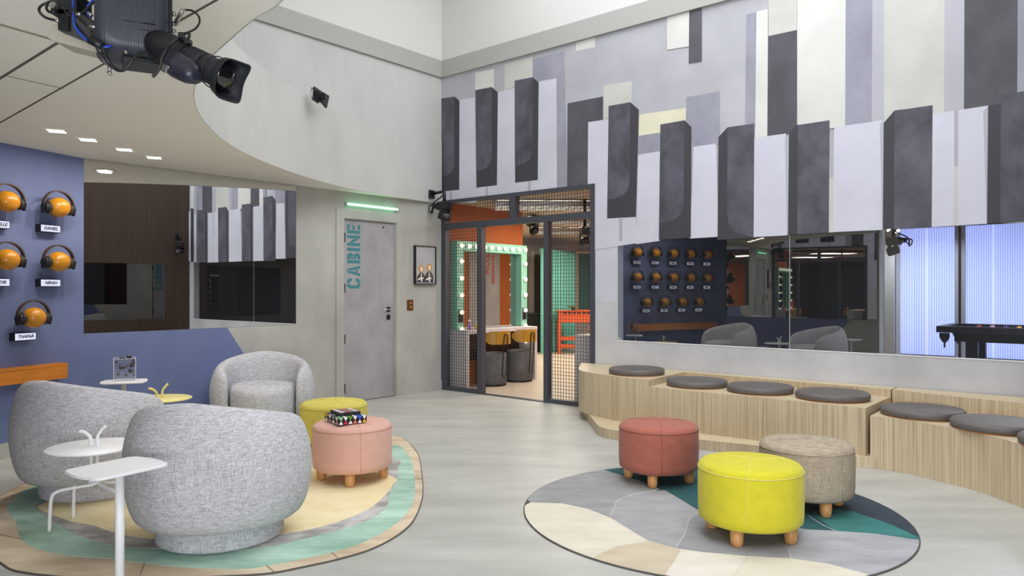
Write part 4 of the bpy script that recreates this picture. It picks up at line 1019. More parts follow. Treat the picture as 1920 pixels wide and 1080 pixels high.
mb = MB(); mb.lathe([(.19, .005), (.2, .03), (.205, .45), (.01, .46)], 28, Matrix.Translation((.24, 0, 0))); mb.tube([V(.0, 0, .7), V(.0, 0, .3), V(.045, 0, .2)], .008); mb.done('drum', K['stoolgrey'], cc2)
# teal curtain cabin
ta = onz(1013.5, 664); tb_ = atd(1077, 473, 16.9)
cu1 = thing('changing_curtain', 'tall pleated teal curtain at the far end of the dressing room', 'curtain', (ta.x, ta.y, .004)); L = V(ta.x, ta.y, 0)
tbx = onz(1077, 545+ (1.346)*F/16.9); e = V(tbx.x-ta.x, tbx.y-ta.y, 0); ln = e.length; e.normalize(); n = V(e.y, -e.x, 0); zt_c = 1.35+79*ta.y/F
mb = MB(); rows = []; NN = 110
for i in range(NN+1):
    u = .16+(ln-.16)*i/NN; o = .055*math.sin(i*2*PI/13.5)+.018*math.sin(i*.9)
    p = e*u+n*o; rows.append([V(p.x, p.y, .003), V(p.x*1, p.y, zt_c*.5), V(p.x, p.y, zt_c-.05)])
mb.grid(rows); mb.done('curtain_cloth', K['tealcurtain'], cu1)
mb = MB(); mb.prism([(-.0, 0), (e.x*.16, e.y*.16), (e.x*.16+n.x*.05, e.y*.16+n.y*.05), (n.x*.05, n.y*.05)], .003, zt_c); mb.done('edge_panel', K['tealcurtain'], cu1)
mb = MB(); mb.tube([V(0, 0, zt_c-.03), e*ln+V(0, 0, zt_c-.03)], .03, 8); mb.done('curtain_rail', K['tealcurtain'], cu1)
# back window with dark curtain
q = [SK(1079, 475), SK(1125, 585)]
bw_ = thing('back_window', 'dark teal curtained window at the far end of the dressing room', 'window', WK((q[0][0]+q[1][0])/2, q[1][1], 0)); bw_['kind'] = 'structure'
s0, s1_, z0, z1_ = q[0][0], q[1][0]+.6, q[1][1], q[0][1]
mb = MB(); rows = []
for i in range(61):
    s = s0+(s1_-s0)*i/60; rows.append([WK(s, z0, .06+.03*math.sin(i*1.05)), WK(s, z1_, .06+.03*math.sin(i*1.05))])
mb.grid(rows); under(mb.done('curtain_panel', K['darkcurtain']), bw_)
mb = MB()
for a in ((s0-.05, s0, z0, z1_), (s0-.05, s1_, z1_, z1_+.05), (s0-.05, s1_, z0-.05, z0)): mb.prism([(a[0], a[2]), (a[1], a[2]), (a[1], a[3]), (a[0], a[3])], .005, .1, 0, 0, lambda x, y, o: WK(x, y, o))
under(mb.done('window_frame', mat('taupe frame', (186, 170, 154), .6)), bw_)
# dark door + counter
s0, z1_ = SK(999, 477); s1_ = SK(1030, 477)[0]
fd = thing('door_2', 'dark taupe door on the far wall beside the teal curtain', 'door', WK((s0+s1_)/2, 0, 0)); fd['kind'] = 'structure'
mb = MB(); mb.prism([(s0, .005), (s1_, .005), (s1_, z1_), (s0, z1_)], .002, .03, 0, 0, lambda x, y, o: WK(x, y, o)); under(mb.done('door_leaf', K['darkdoor']), fd)
mb = MB(); mb.prism([(s0-.09, .005), (s0, .005), (s0, z1_+.08), (s0-.09, z1_+.08)], .002, .05, 0, 0, lambda x, y, o: WK(x, y, o)); under(mb.done('door_frame', mat('pale door frame', (176, 166, 156), .7)), fd)
cq = atd(1000, 600, 16.2)
ct = thing('dark_counter', 'black counter beyond the mint mirror frame', 'counter', (cq.x, cq.y, .005))
mb = MB(); mb.box((0, 0, .41), (.5, .5, .82)); mb.done('cabinet_body', K['dark'], ct, bevel=.01)
mb = MB(); mb.box((0, 0, .835), (.54, .54, .03)); mb.done('counter_top', K['black'], ct)
# red steel workbench
wa = onz(1047, 664); wbn = thing('steel_workbench', 'orange red steel workbench behind the right mesh panel', 'workbench', (wa.x, wa.y, .004), .0)
zz = 1.35-(583-545)*wa.y/F; Lw = 1.5
mb = MB(); mb.box((Lw/2, .25, zz-.13), (Lw, .5, .24), None)
mb.done('drawer_box', K['redbench'], wbn, bevel=.008)
mb = MB(); mb.box((Lw/2, .25, zz-.005), (Lw+.04, .54, .02)); mb.done('bench_top', K['redbench'], wbn)
for x in (.03, Lw-.03):
    for y in (.03, .47): mb = MB(); mb.box((x, y, (zz-.25)/2), (.06, .05, zz-.25)); mb.done('leg', K['redbench'], wbn)
for z in (.16, .33): mb = MB(); mb.box((Lw/2, .03, z), (Lw-.1, .04, .09)); mb.done('cross_rail', K['redbench'], wbn)
mb = MB()
for i in range(9): mb.box((.14+.1*i, -.004, zz-.045), (.06, .01, .035))
mb.done('vent_slot', K['black'], wbn)
lp = thing('bench_lamp', 'small dark lamp dish on the orange red workbench', 'lamp', (wa.x+.33, wa.y+.2, zz+.01))
mb = MB(); mb.lathe([(.05, 0), (.05, .01), (.02, .02), (.02, .05), (.14, .07), (.13, .085), (.01, .09)], 24); mb.done('dish', mat('brass dark', (96, 84, 52), .4, metal=.5), lp)

# ceiling troffers
for i, (yy, x0, x1, d_) in enumerate(((9.85, 928, 1150, .55), (11.9, 985, 1150, .5), (14.0, 1000, 1150, .6))):
    z = 2.552; a = atd(x0, 400, yy); b = atd(x1, 400, yy)
    t = thing('ceiling_troffer', ['louvred ceiling light nearest the mesh partition', 'middle louvred ceiling light of the dressing room', 'farthest louvred ceiling light of the dressing room'][i], 'ceiling light', (a.x, yy, z), .05, 'louvred lights of the dressing room')
    w_ = b.x-a.x+.5
    mb = MB(); mb.box((w_/2, 0, -.004), (w_, d_, .006)); mb.done('reflector', K['steel'], t)
    for k in (-.3, 0, .3): mb = MB(); mb.tube([V(.03, k*d_, -.035), V(w_-.03, k*d_, -.035)], .013, 8); mb.done('light_tube', glow('tube glow', (255, 240, 220), 6) if 'tg' not in K else K['tg'], t)
    mb = MB(); nn = int(w_/.09)
    for k in range(nn+1): mb.box((w_*k/nn, 0, -.05), (.006, d_, .07))
    for k in (-.5, -.15, .15, .5): mb.box((w_/2, k*d_, -.05), (w_, .008, .07))
    mb.done('louvre', K['steel'], t)

# door with lettering in the mirror's view, on the right wall: place follows the reflection
def refl_hit(px, py):
    P0 = WL(0, 0, .02); d = ray(px, py); k = (P0.x*NL.x+P0.y*NL.y)/(d.x*NL.x+d.y*NL.y); h_ = V(d.x*k, k, CH+d.z*k)
    d2 = d-NL*2*d.dot(NL); Q = C0+NL*DW; k2 = (Q-h_).dot(NL)/d2.dot(NL); r = h_+d2*k2; return ((r-C0).dot(EL), r.z)
ra, rb = refl_hit(878, 520), refl_hit(935, 520)
g0, g1 = sorted((ra[0], rb[0])); print('VOZ door', g0, g1, refl_hit(905, 460), refl_hit(925, 530))
vd = thing('door_3', 'grey door lettered in red on the right side of the dressing room', 'door', WD((g0+g1)/2, 0, 0)); vd['kind'] = 'structure'
g1 = min(g1, g0+.95)
mb = MB(); mb.prism([(g0, .006), (g1, .006), (g1, 2.2), (g0, 2.2)], .002, .03, 0, 0, lambda x, y, o: WD(x, y, o)); under(mb.done('door_leaf', K['doorgrey']), vd)
redp = mat('red stencil paint', (196, 70, 48), .7)
for body, size, su in (('VOZ', .20, .55), ('ESTUDIO DE', .105, .76)):
    me = text_mesh(body, size, 0, .004); me.materials.clear(); me.materials.append(redp)
    # face the dressing room, letters read upwards
    X = V(0, 0, 1); Z = -NL; Y = Z.cross(X); M = Matrix((X, Y, Z)).transposed().to_4x4(); M.translation = WD(g0+(g1-g0)*su, 1.88 if body == 'VOZ' else 1.78, .032)
    me.transform(M); x = bpy.data.objects.new('lettering', me); C.objects.link(x); under(x, vd)

# ================================================================ POOL ROOM BEHIND THE OBSERVATION WINDOW
PD = 7.3
def onP(px, py, D): return onpl(px, py, WM(0, 0, -D), NM)
mb = MB()
sq = SM(1648, 545)
Dp = .16; a0 = WM(sF1+.12, 0, -.13); b0 = onpl(1648, 545, WM(0, 0, -.17), NM)
fpt = lambda v: (v.x, v.y)
b1 = onpl(1654.5, 545, WM(0, 0, -2.2), NM)
mb.prism([fpt(WM(sF1+.26, 0, -.17)), fpt(b0), fpt(onpl(1649, 545, WM(0, 0, -6.6), NM)), fpt(WM(sF1+.3, 0, -6.6)-EL*0)][:2]+[fpt(onpl(1648.5, 545, WM(0, 0, -.24), NM)), fpt(WM(sF1+.26, 0, -.24))], 0.005, 2.55)
struct(mb.done('added_pool_partition', K['dark']), 'dark partition added behind the left part of the observation window to darken it', 'wall')  # added close behind the glass as a dark ground for its reflections
mb = MB(); p = onpl(1648.6, 545, WM(0, 0, -.19), NM); q = onpl(1655.5, 545, WM(0, 0, -.19), NM)
mb.prism([fpt(p), fpt(q), fpt(q-NM*.06), fpt(p-NM*.06)], .005, 2.55); struct(mb.done('trim_9', K['alu']), 'pale upright at the end of the dark partition behind the window', 'trim')
mb = MB(); p = onP(1640, 545, 6.8); q = onP(1676, 545, 6.8); mb.prism([fpt(p), fpt(q), fpt(q-NM*.1), fpt(p-NM*.1)], .005, 3.0)
struct(mb.done('wall_pool_pillar', K['plaster']), 'grey plaster pillar seen through the observation window', 'wall')
def slab(name, x0, x1, D, z0, z1, m, lab, cat, th=.05, dx=0):
    mb = MB(); p = onP(x0, 545, D); q = onP(x1, 545, D); mb.prism([fpt(p), fpt(q), fpt(q-NM*th), fpt(p-NM*th)], z0, z1); return struct(mb.done(name, m), lab, cat)
zp0 = onP(1690, 663, PD).z; zp1 = onP(1690, 429.5, PD).z
K['poly'] = None
m = bpy.data.materials.new('ribbed polycarbonate'); m.use_nodes = True; nt = m.node_tree; b = nt.nodes['Principled BSDF']
b.inputs['Base Color'].default_value = (*lin((176, 190, 240)), 1); b.inputs['Roughness'].default_value = .3
tr = nt.nodes.new('ShaderNodeBsdfTranslucent'); tr.inputs[0].default_value = (*lin((206, 212, 240)), 1); mx = nt.nodes.new('ShaderNodeMixShader'); mx.inputs[0].default_value = .62
nt.links.new(b.outputs[0], mx.inputs[1]); nt.links.new(tr.outputs[0], mx.inputs[2]); nt.links.new(mx.outputs[0], nt.nodes['Material Output'].inputs[0]); K['poly'] = m
m2 = m.copy(); m2.name = 'polycarbonate rib'
for nd in m2.node_tree.nodes:
    if nd.type == 'BSDF_TRANSLUCENT': nd.inputs[0].default_value = (*lin((160, 172, 222)), 1)
m3 = m.copy(); m3.name = 'polycarbonate joint'
for nd in m3.node_tree.nodes:
    if nd.type == 'BSDF_TRANSLUCENT': nd.inputs[0].default_value = (*lin((218, 223, 246)), 1)
for i, (x0, x1, lab) in enumerate(((1687.5, 1790, 'backlit blue ribbed panel left of the dark post behind the window'), (1810, 2070, 'backlit blue ribbed panel right of the dark post behind the window'))):
    p = onP(x0, 545, PD); q = onP(x1, 545, PD); L = (q-p).length; nr = round((x1-x0)/4.7)*6; mb = MB(); rows = []
    for k in range(nr+1):
        c_ = p+(q-p)*(k/nr)+NM*.010*abs(math.sin(PI*k/6)); rows.append([V(c_.x, c_.y, zp0), V(c_.x, c_.y, zp1)])
    mb.grid(rows)
    for q_, f_ in enumerate(mb.bm.faces): f_.material_index = 2 if abs(q_/nr-(.5 if i == 0 else .22)) < (.028 if i == 0 else .013) else (1 if q_ % 6 in (0, 5) else 0)
    o = struct(mb.done('window_%d' % (5+i), [K['poly'], m2, m3]), lab, 'window')
slab('trim_10', 1676, 1680, PD-.05, 0.005, 2.75, K['black'], 'black upright left of the backlit panels', 'trim')
slab('trim_11', 1680, 1687.5, PD-.05, 0.005, 2.75, K['alu'], 'pale upright left of the backlit panels', 'trim')
slab('trim_12', 1790, 1797, PD-.05, 0.005, 2.75, K['alu'], 'pale upright left of the dark gap between the backlit panels', 'trim')
slab('trim_13', 1797, 1801.5, PD-.06, 0.005, 2.75, K['black'], 'dark gap between the two backlit panels', 'trim')
slab('trim_14', 1801.5, 1810, PD-.05, 0.005, 2.75, K['alu'], 'pale upright right of the dark gap between the backlit panels', 'trim')
slab('trim_15', 1687.5, 2070, PD-.04, zp1, zp1+.5, mat('top rail grey', (120, 124, 136), .5), 'grey rail above the backlit panels', 'trim')
slab('trim_16', 1687.5, 2070, PD-.04, zp0-.4, zp0, K['black'], 'black rail below the backlit panels', 'trim')
# light behind the panels
def area(name, loc, size, power, rgb=(255, 255, 255), rot=(0, 0, 0), sy=None, spread=None):
    l = bpy.data.lights.new(name, 'AREA'); l.energy = power; l.color = lin(rgb); l.size = size
    if sy: l.shape = 'RECTANGLE'; l.size_y = sy
    if spread: l.spread = spread
    o = bpy.data.objects.new(name, l); C.objects.link(o); o.location = loc; o.rotation_euler = rot; return o
bc = (onP(1690, 545, PD+1.6)+onP(2010, 545, PD+1.6))/2
angM = math.atan2(NM.y, NM.x)
def facing(d): return Vector(d).to_track_quat('-Z', 'Y').to_euler()
area('panel_backlight', (bc.x, bc.y, 1.0), 5.2, LIGHT['poolback'], (212, 220, 255), facing((NM.x, NM.y, .0)), 2.8); area('pool_ceiling_light', WM(6.6, 2.5, -3.6), 1.2, LIGHT['pool'], (240, 244, 255))
pq = onP(1735, 462, PD-.02); area('pool_lamp', (pq+NM*1.0+V(0, 0, .12)), .35, LIGHT['poollamp'], (235, 240, 255), (0, 0, 0))
# round lamp heads
for i, (x, y, D, r, lab) in enumerate(((1683, 433.5, 4.6, .042, 'white round spotlight head above the black camera behind the window'), (1666, 431, 4.5, .034, 'small white spotlight left of the camera behind the window'))):
    p = onP(x, y, D); t = thing('spotlight', lab, 'lamp', p)
    R_ = V(.25, -.72, -.65).normalized().to_track_quat('Z', 'Y').to_matrix().to_4x4()
    mb = MB(); mb.lathe([(r*.5, -r*1.4), (r*.95, -r*1.1), (r, 0), (r*.9, 0)], 20, R_, cap=True); mb.done('housing', K['alu'], t)
    mb = MB(); mb.lathe([(r*.88, .001), (r*.86, .003)], 20, R_); mb.done('lens', glow('spot glow', (250, 252, 255), 5), t)
    mb = MB(); mb.tube([V(0, 0, r), V(0, .02, 2.55-p.z)], .008); mb.done('stem', K['alu'], t)
# pool table
N0 = V(6.47, 11.1, 0); N0 = onz(1755, 611, .86); N0.z = 0
tb = thing('pool_table', 'black pool table behind the observation window', 'pool table', (N0.x, N0.y, 0), math.atan2(EM.y, EM.x))
PL, PW, PH = 2.3, 1.15, .86
felt = mat('dark felt', (30, 34, 42), .9)
mb = MB(); mb.box((PL/2, .05, PH-.045), (PL, .1, .09)); mb.box((PL/2, PW-.05, PH-.045), (PL, .1, .09)); mb.box((.05, PW/2, PH-.045), (.1, PW-.2, .09)); mb.box((PL-.05, PW/2, PH-.045), (.1, PW-.2, .09)); mb.done('rail', K['black'], tb, bevel=.008)
mb = MB(); mb.box((PL/2, PW/2, PH-.06), (PL-.2, PW-.2, .03)); mb.done('bed', felt, tb)
mb = MB(); mb.box((PL/2, PW/2, PH-.15), (PL-.40, PW-.22, .13)); mb.done('apron', K['black'], tb, bevel=.01)
for x in (.40, PL-.40):
    for y in (.22, PW-.22): mb = MB(); mb.box((x, y, (PH-.22)/2), (.14, .14, PH-.22)); mb.done('leg', K['black'], tb)
for x, y in ((.09, .02), (PL/2, -.01), (PL-.09, .02), (.09, PW-.02), (PL/2, PW+.01), (PL-.09, PW-.02)):
    mb = MB(); mb.lathe([(.065, PH-.10), (.062, PH-.16), (.04, PH-.21), (.012, PH-.235), (.012, PH-.30)], 16, Matrix.Translation((x, y+.06 if y < .5 else y-.06, 0)), cap=True); mb.done('pocket_net', K['black'], tb)
import itertools
for k, (x, y, c, lab) in enumerate(((.47, .30, (196, 60, 60), 'red ball on the pool table behind the window'), (.62, .34, (226, 170, 180), 'pink and white ball next to the red ball on the pool table'), (.78, .30, (90, 50, 130), 'purple ball on the pool table behind the window'), (.93, .26, (240, 170, 30), 'orange ball on the pool table behind the window'))):
    p = N0+EM*x-NM*y; b = thing('pool_ball', lab, 'ball', (p.x, p.y, PH-.045+.0285), 0, 'balls on the pool table'); mb = MB(); mb.ball((0, 0, 0), .034, 14); mb.done('sphere', mat(lab.split(' ')[0]+' ball', c, .15), b)
# floor/ceiling shell of that room
mb = MB(); p = onP(1640, 545, PD+2.2); q = onP(2050, 545, PD+2.2); mb.prism([fpt(p), fpt(q), fpt(q-NM*.1), fpt(p-NM*.1)], 0.005, 3.2); struct(mb.done('wall_pool_back', mat('pale wall', (190, 196, 214), .8)), 'pale wall behind the backlit panels', 'wall')

mb = MB()
a_, b_, c_ = WM(SEND+.6, 0, -.15), WM(SEND+2.2, 0, -4.0), onP(2110, 545, PD+.2)
mb.prism([fpt(a_), fpt(b_), fpt(c_), fpt(c_+EM*.15), fpt(b_+EM*.15), fpt(a_+EM*.15)], .005, 3.2); mb.prism([fpt(WM(SEND-.02, 0, -.125)), fpt(a_), fpt(a_-NM*.05), fpt(WM(SEND-.02, 0, -.175))], .005, 3.2)
struct(mb.done('wall_pool_right', K['dark']), 'charcoal right wall of the room behind the observation window', 'wall')
# ================================================================ ROBOTIC CAMERAS
def ptz(label, loc, rz, arm=True, mount='wall', group='black robotic cameras', dy=0.0):
    t = thing('robotic_camera', label, 'camera', loc, rz, group)   # local +y out of the wall, arm bends down
    if mount == 'wall':
        mb = MB(); mb.box((0, .012, 0), (.10, .022, .11)); mb.done('wall_plate', K['black'], t, bevel=.004)
        mb = MB(); mb.tube([V(0, .02, .01), V(0, .16, .015), V(0, .235, .02), V(0, .25, .0), V(0, .25, -.12)], [.022, .02, .02, .02, .02], 10); mb.done('arm', K['blacksat'], t)
    elif mount == 'short':
        mb = MB(); mb.box((0, .02, -.1), (.1, .04, .12)); mb.box((0, .06, -.1), (.05, .06, .05)); mb.done('wall_plate', K['black'], t, bevel=.004); dy = -.13
    else:
        mb = MB(); mb.tube([V(0, .25, mount), V(0, .25, -.12)], .02, 10); mb.done('arm', K['blacksat'], t)
    mb = MB(); mb.box((0, .24, -.17), (.13, .17, .11)); mb.box((0, .12, -.165), (.09, .1, .07)); mb.done('base_unit', K['black'], t, bevel=.014)
    mb = MB(); mb.box((.066, .26, -.27), (.02, .06, .14)); mb.box((-.066, .26, -.27), (.02, .06, .14)); mb.done('yoke', K['black'], t, bevel=.008)
    mb = MB(); M = Matrix.Translation((0, .26, -.31)) @ V(-.5, .6, -.25).normalized().to_track_quat('Z', 'Y').to_matrix().to_4x4()
    mb.lathe([(.03, -.09), (.055, -.08), (.06, -.02), (.06, .05), (.052, .07)], 24, M); hd = mb.done('camera_head', K['black'], t)
    mb = MB(); mb.lathe([(.046, .071), (.04, .074), (.02, .078), (.005, .079)], 20, M); mb.done('lens', K['glasslens'], hd)
    mb = MB()
    mb.tube(crom([V(.02, .08, -.15), V(.03, .0, -.16), V(.035, -.0, -.22), V(.0, .015, -.25), V(-.03, .0, -.2), V(0, .03, -.14), V(.02, .1, -.1), V(.01, .2, -.05), V(0, .24, .0)], 5), .009, 8)
    mb.tube(crom([V(-.02, .1, -.16), V(-.03, .01, -.15), V(-.01, .0, -.21), V(.02, .03, -.23), V(.03, .09, -.18)], 5), .007, 8)
    mb.done('cable', K['black'], t)
    if mount == 'short':
        for k in t.children:
            if not k.name.startswith('wall_plate'): k.location.y = dy
    return t
K['glasslens'] = mat('lens glass', (14, 14, 20), .05, coat=1)
pz = onpl(806, 365, V(WL(0, 0, .03).x, WL(0, 0, .03).y, 0), NL)
cam1 = ptz('black robotic camera on an arm in the corner above the mesh partition', (pz.x+.02, pz.y-.02, pz.z), math.atan2(NL.y, NL.x)-PI/2)
p = onP(1692, 452, 4.4)
cam2 = ptz('black robotic camera hanging behind the observation window', (p.x, p.y-.2, p.z+.17), .5, mount=2.9-p.z-.17)
p = atd(990, 428, 11.6)
cam3 = ptz('black camera hanging from the dressing room ceiling near the terracotta wall', (p.x, p.y-.25, p.z+.26), -.4, mount=2.559-p.z-.26)
p = atd(1104, 440, 9.6)
cam4 = ptz('black camera hanging from the dressing room ceiling behind the right mesh panel', (p.x-.0, p.y-.25, p.z+.22), .2, mount=2.559-p.z-.22)
p = WR(.22, 2.42, .0)
cam5 = ptz('black robotic camera on the dark wood wall', (p.x, p.y, p.z), math.atan2(NR.y, NR.x)-PI/2)

# ================================================================ BIG STUDIO CAMERA (upper left)
P_ = atd
Y0 = 2.45
o_ = P_(250, 40, Y0+.1)
sc_ = thing('studio_camera', 'large black studio camera hanging under the lowered ceiling', 'camera', o_)
def add(mb, name, m, **k): return under(mb.done(name, m, **k), sc_)
carbon = mat('ribbed dark casing', (50, 53, 66), .42, .12, (240, 6, 6), 2, .2, (240, 4, 4))
# casing: rounded prism seen from its end
def rrect(x0, z0, x1, z1, r, n=6):
    P = []
    for cx, cz, a0 in ((x1-r, z1-r, 0), (x0+r, z1-r, 90), (x0+r, z0+r, 180), (x1-r, z0+r, 270)):
        for k in range(n+1): a = math.radians(a0+90*k/n); P.append((cx+r*math.cos(a), cz+r*math.sin(a)))
    return P
la, lb = P_(176, 88, Y0-.05), P_(319, 88, Y0+.06)
cx_ = V(lb.x-la.x, lb.y-la.y, 0); CW = cx_.length; cx_.normalize(); cy_ = V(-cx_.y, cx_.x, 0); CHt = .30
def CB(x, y, z): return V(la.x, la.y, la.z)+cx_*x+cy_*y+V(0, 0, z)
RCB = Matrix((cx_, cy_, V(0, 0, 1))).transposed()
mb = MB(); rows = []
for y, g in ((0, .035), (.006, .012), (.03, 0), (.22, 0), (.25, .02), (.26, .04)):
    rows.append([CB(x, y, z) for x, z in rrect(g, g, CW-g, CHt-g, .055)])
R = mb.grid(rows, closed_v=True); mb.bm.faces.new(R[0][::-1]); mb.bm.faces.new(R[-1]); add(mb, 'casing', carbon, sharp=50)
# embossed lines on the casing
mb = MB()
for x0, x1, z in ((.085, .185, .104), (.15, .18, .107), (.13, .165, .082)): mb.tube([CB(x0, -.0005, z), CB(x1, -.0005, z)], .0012, 6)
add(mb, 'embossing', K['blacksat'])
mb = MB(); mb.box(CB(CW+.003, .06, .15), (.012, .07, .14), RCB); add(mb, 'side_plate', K['black'], bevel=.005)
for z in (.17, .135, .11):
    mb = MB(); mb.lathe([(.008, 0), (.008, .014)], 12, Matrix.Translation(CB(CW+.008, .05, z)) @ RCB.to_4x4() @ Matrix.Rotation(PI/2, 4, 'Y')); add(mb, 'connector', K['steel'])
mb = MB(); p18 = CB(CW+.02, .05, .135); mb.tube([p18, P_(343, 18.5, Y0+.05)], .008, 10); add(mb, 'connector', K['steel'])
mb = MB(); mb.box(CB(CW*.62, .1, -.012), (CW*.5, .12, .02), RCB); add(mb, 'bottom_plate', K['blacksat'], bevel=.003)
# lens
A0 = P_(296, 84, Y0+.06); A1 = P_(438, 152, Y0-.10)
ax = (A1-A0).normalized(); ML = Matrix.Translation(A0) @ frame3(ax.cross(V(0, 0, 1)).normalized(), ax).to_4x4(); LL = (A1-A0).length
def onl(t): return LL*t
mb = MB(); mb.lathe([(.045, onl(-.05)), (.052, onl(.02)), (.056, onl(.12)), (.056, onl(.2)), (.045, onl(.36)), (.04, onl(.42))], 28, ML); add(mb, 'lens_mount', K['black'])
mb = MB(); mb.lathe([(.036, onl(.40)), (.043, onl(.42)), (.046, onl(.44)), (.046, onl(.60)), (.043, onl(.61)), (.040, onl(.63)), (.043, onl(.65)), (.046, onl(.78)), (.048, onl(.87))], 32, ML)
for k in range(28):
    aa = 2*PI*k/28; mb.box(ML @ V(.0465*math.cos(aa), .0465*math.sin(aa), onl(.52)), (.003, .003, onl(.15)), ML.to_3x3() @ Matrix.Rotation(aa, 3, 'Z'))
add(mb, 'lens_barrel', mat('lens rubber', (36, 37, 44), .5), sharp=40)
mb = MB()
for r_, t_ in ((.047, .66), (.045, .41), (.052, .77)): mb.tube([ML @ V(r_*math.cos(2*PI*k/32), r_*math.sin(2*PI*k/32), onl(t_)) for k in range(32)], .002, 6, closed=True)
add(mb, 'focus_ring', K['blacksat'])
# servo grip on the lens
mb = MB(); g0_, g1_ = P_(312, 112, Y0-.02), P_(368, 140, Y0-.12); gx = (g1_-g0_).normalized(); MG = Matrix.Translation((g0_+g1_)/2) @ frame3(gx, (0, 0, 1)).to_4x4(); gl_ = (g1_-g0_).length
rows = []
for u, w1, h1, dz in ((-.5, .016, .02, .012), (-.42, .034, .042, .004), (-.1, .042, .05, 0), (.25, .04, .044, -.002), (.46, .03, .03, -.006), (.5, .012, .012, -.008)):
    rows.append([MG @ V(u*gl_, w1*math.cos(2*PI*k/20)*(1), h1*math.sin(2*PI*k/20)*.9+dz) for k in range(20)])
R = mb.grid(rows, closed_v=True); mb.bm.faces.new(R[0][::-1]); mb.bm.faces.new(R[-1]); add(mb, 'servo_grip', mat('grip plastic', (40, 42, 56), .35))
mb = MB(); mb.box(MG @ V(-.03, -.04, -.022), (.05, .008, .022), MG.to_3x3()); mb.tube([MG @ V(-.05, -.042, -.008), MG @ V(.01, -.044, -.01)], .004, 8); add(mb, 'zoom_rocker', K['steel'], bevel=.003)
# petal lens hood
mb = MB(); rows = []
for t_, rx, rz_, pw in ((.86, .047, .047, 2), (.885, .050, .050, 2), (.90, .062, .054, 3), (1.0, .067, .056, 6)):
    row = []
    for k in range(48):
        aa = 2*PI*k/48; c_, s_ = math.cos(aa), math.sin(aa); rr = (abs(c_)**pw+abs(s_)**pw)**(-1/pw)
        dz = onl(t_)
        if t_ == 1.0: dz += .014*math.cos(2*aa)
        row.append((rx*rr*c_, rz_*rr*s_, dz))
    rows.append(row)
inner = [[(x*.94, y*.94, z-.001) for x, y, z in r] for r in rows[::-1]]
MH = ML @ Matrix.Rotation(math.radians(90), 4, 'Z')
allr = [[MH @ V(*p) for p in r] for r in rows+inner]
mb.grid(allr, closed_v=True); add(mb, 'lens_hood', mat('hood rubber', (33, 34, 40), .55), sharp=60)
mb = MB(); mb.lathe([(.052, onl(.905)), (.03, onl(.925)), (.002, onl(.935))], 28, ML); add(mb, 'front_lens', K['glasslens'])
# mount: dark bar and pale channel under the ceiling
def barq(mb, pts, d0, d1):
    f0 = [P_(x, y, d0) for x, y in pts]; n_ = len(f0)
    B_ = [p+V(0, d1-d0, 0) for p in f0]; a_ = [mb.bm.verts.new(p) for p in f0]; b_ = [mb.bm.verts.new(p) for p in B_]
    mb.bm.faces.new(a_); mb.bm.faces.new(b_[::-1])
    for i in range(n_): mb.bm.faces.new([a_[i], a_[(i+1) % n_], b_[(i+1) % n_], b_[i]])
mb = MB(); barq(mb, [(109, 43), (109, 56), (227, 105), (236, 95), (196, 60), (150, 22), (126, 18)], Y0+.07, Y0+.15); add(mb, 'mounting_bar', mat('dark grey plate', (70, 70, 70), .5))
mb = MB(); barq(mb, [(88, 55), (108, 42), (109, 56), (226, 106), (205, 104), (100, 77), (90, 70)], Y0+.10, Y0+.22); add(mb, 'channel', mat('pale steel channel', (176, 170, 156), .5))
mb = MB(); p = P_(130, 20, Y0+.12); mb.tube([V(p.x, p.y, p.z), V(p.x, p.y, ZC)], .03, 14); mb.box((p.x+.02, p.y-.02, p.z+.0), (.09, .09, .07)); mb.box(P_(127, 42, Y0+.08), (.035, .05, .07)); q = P_(250, -60, Y0+.14); mb.tube([q, V(q.x, q.y, ZC)], .03, 14); mb.tube([P_(130, -6, Y0+.12), P_(250, -40, Y0+.14)], .025, 12)
add(mb, 'hanging_post', K['black'])
mb = MB(); M_ = Matrix.Translation(P_(107, 16, Y0+.05)) @ Matrix.Rotation(PI/2, 4, 'X'); mb.lathe([(.010, 0), (.010, .03)], 16, M_); mb.lathe([(.004, .03), (.004, .034)], 10, M_); mb.tube([P_(97, 3, Y0+.06), P_(106, 13, Y0+.05)], .009, 10); add(mb, 'plug', K['steel'])
for a_, b_ in (((104, 38), (111, 40)), ((143, 28), (152, 26)), ((166, 50), (181, 51)), ((185, 68), (187, 77)), ((187, 91), (193, 100)), ((205, 124), (206, 134)), ((203, 134), (208, 140)), ((234, 99), (238, 96)), ((166, 24), (172, 30))): 
    mb = MB(); mb.tube([P_(*a_, Y0-.02), P_(*b_, Y0-.02)], .0062, 10); add(mb, 'plug', K['steel'])
def cab(name, m, r, L, d=0):
    mb = MB(); mb.tube(crom([P_(x, y, Y0+dy) for x, y, dy in L], 6), r, 8); add(mb, name, m)
bluec = mat('blue cable', (34, 74, 190), .4); bc_ = K['black']
cab('cable', bc_, .0045, [(110, 2, .06), (92, 4, .05), (76, 12, .04), (74, 22, .03), (86, 33, .0), (104, 38, -.02)])
cab('cable', bc_, .0045, [(92, 3, .03), (87, 14, .02), (92, 22, .02), (102, 21, .02), (100, 8, .03)])
cab('cable', bluec, .0042, [(137, 0, .02), (138, 30, -.01), (141, 50, -.03), (155, 68, -.04), (175, 84, -.04), (192, 88, -.04), (205, 87, -.03), (212, 82, .0)])
cab('cable', bc_, .006, [(140, 44, -.01), (158, 66, -.03), (172, 77, -.045), (190, 88, -.045), (198, 104, -.04), (206, 119, -.04), (218, 130, -.04), (232, 131, -.04), (246, 117, -.04), (258, 102, -.03), (275, 98, -.01), (288, 97, .02)])
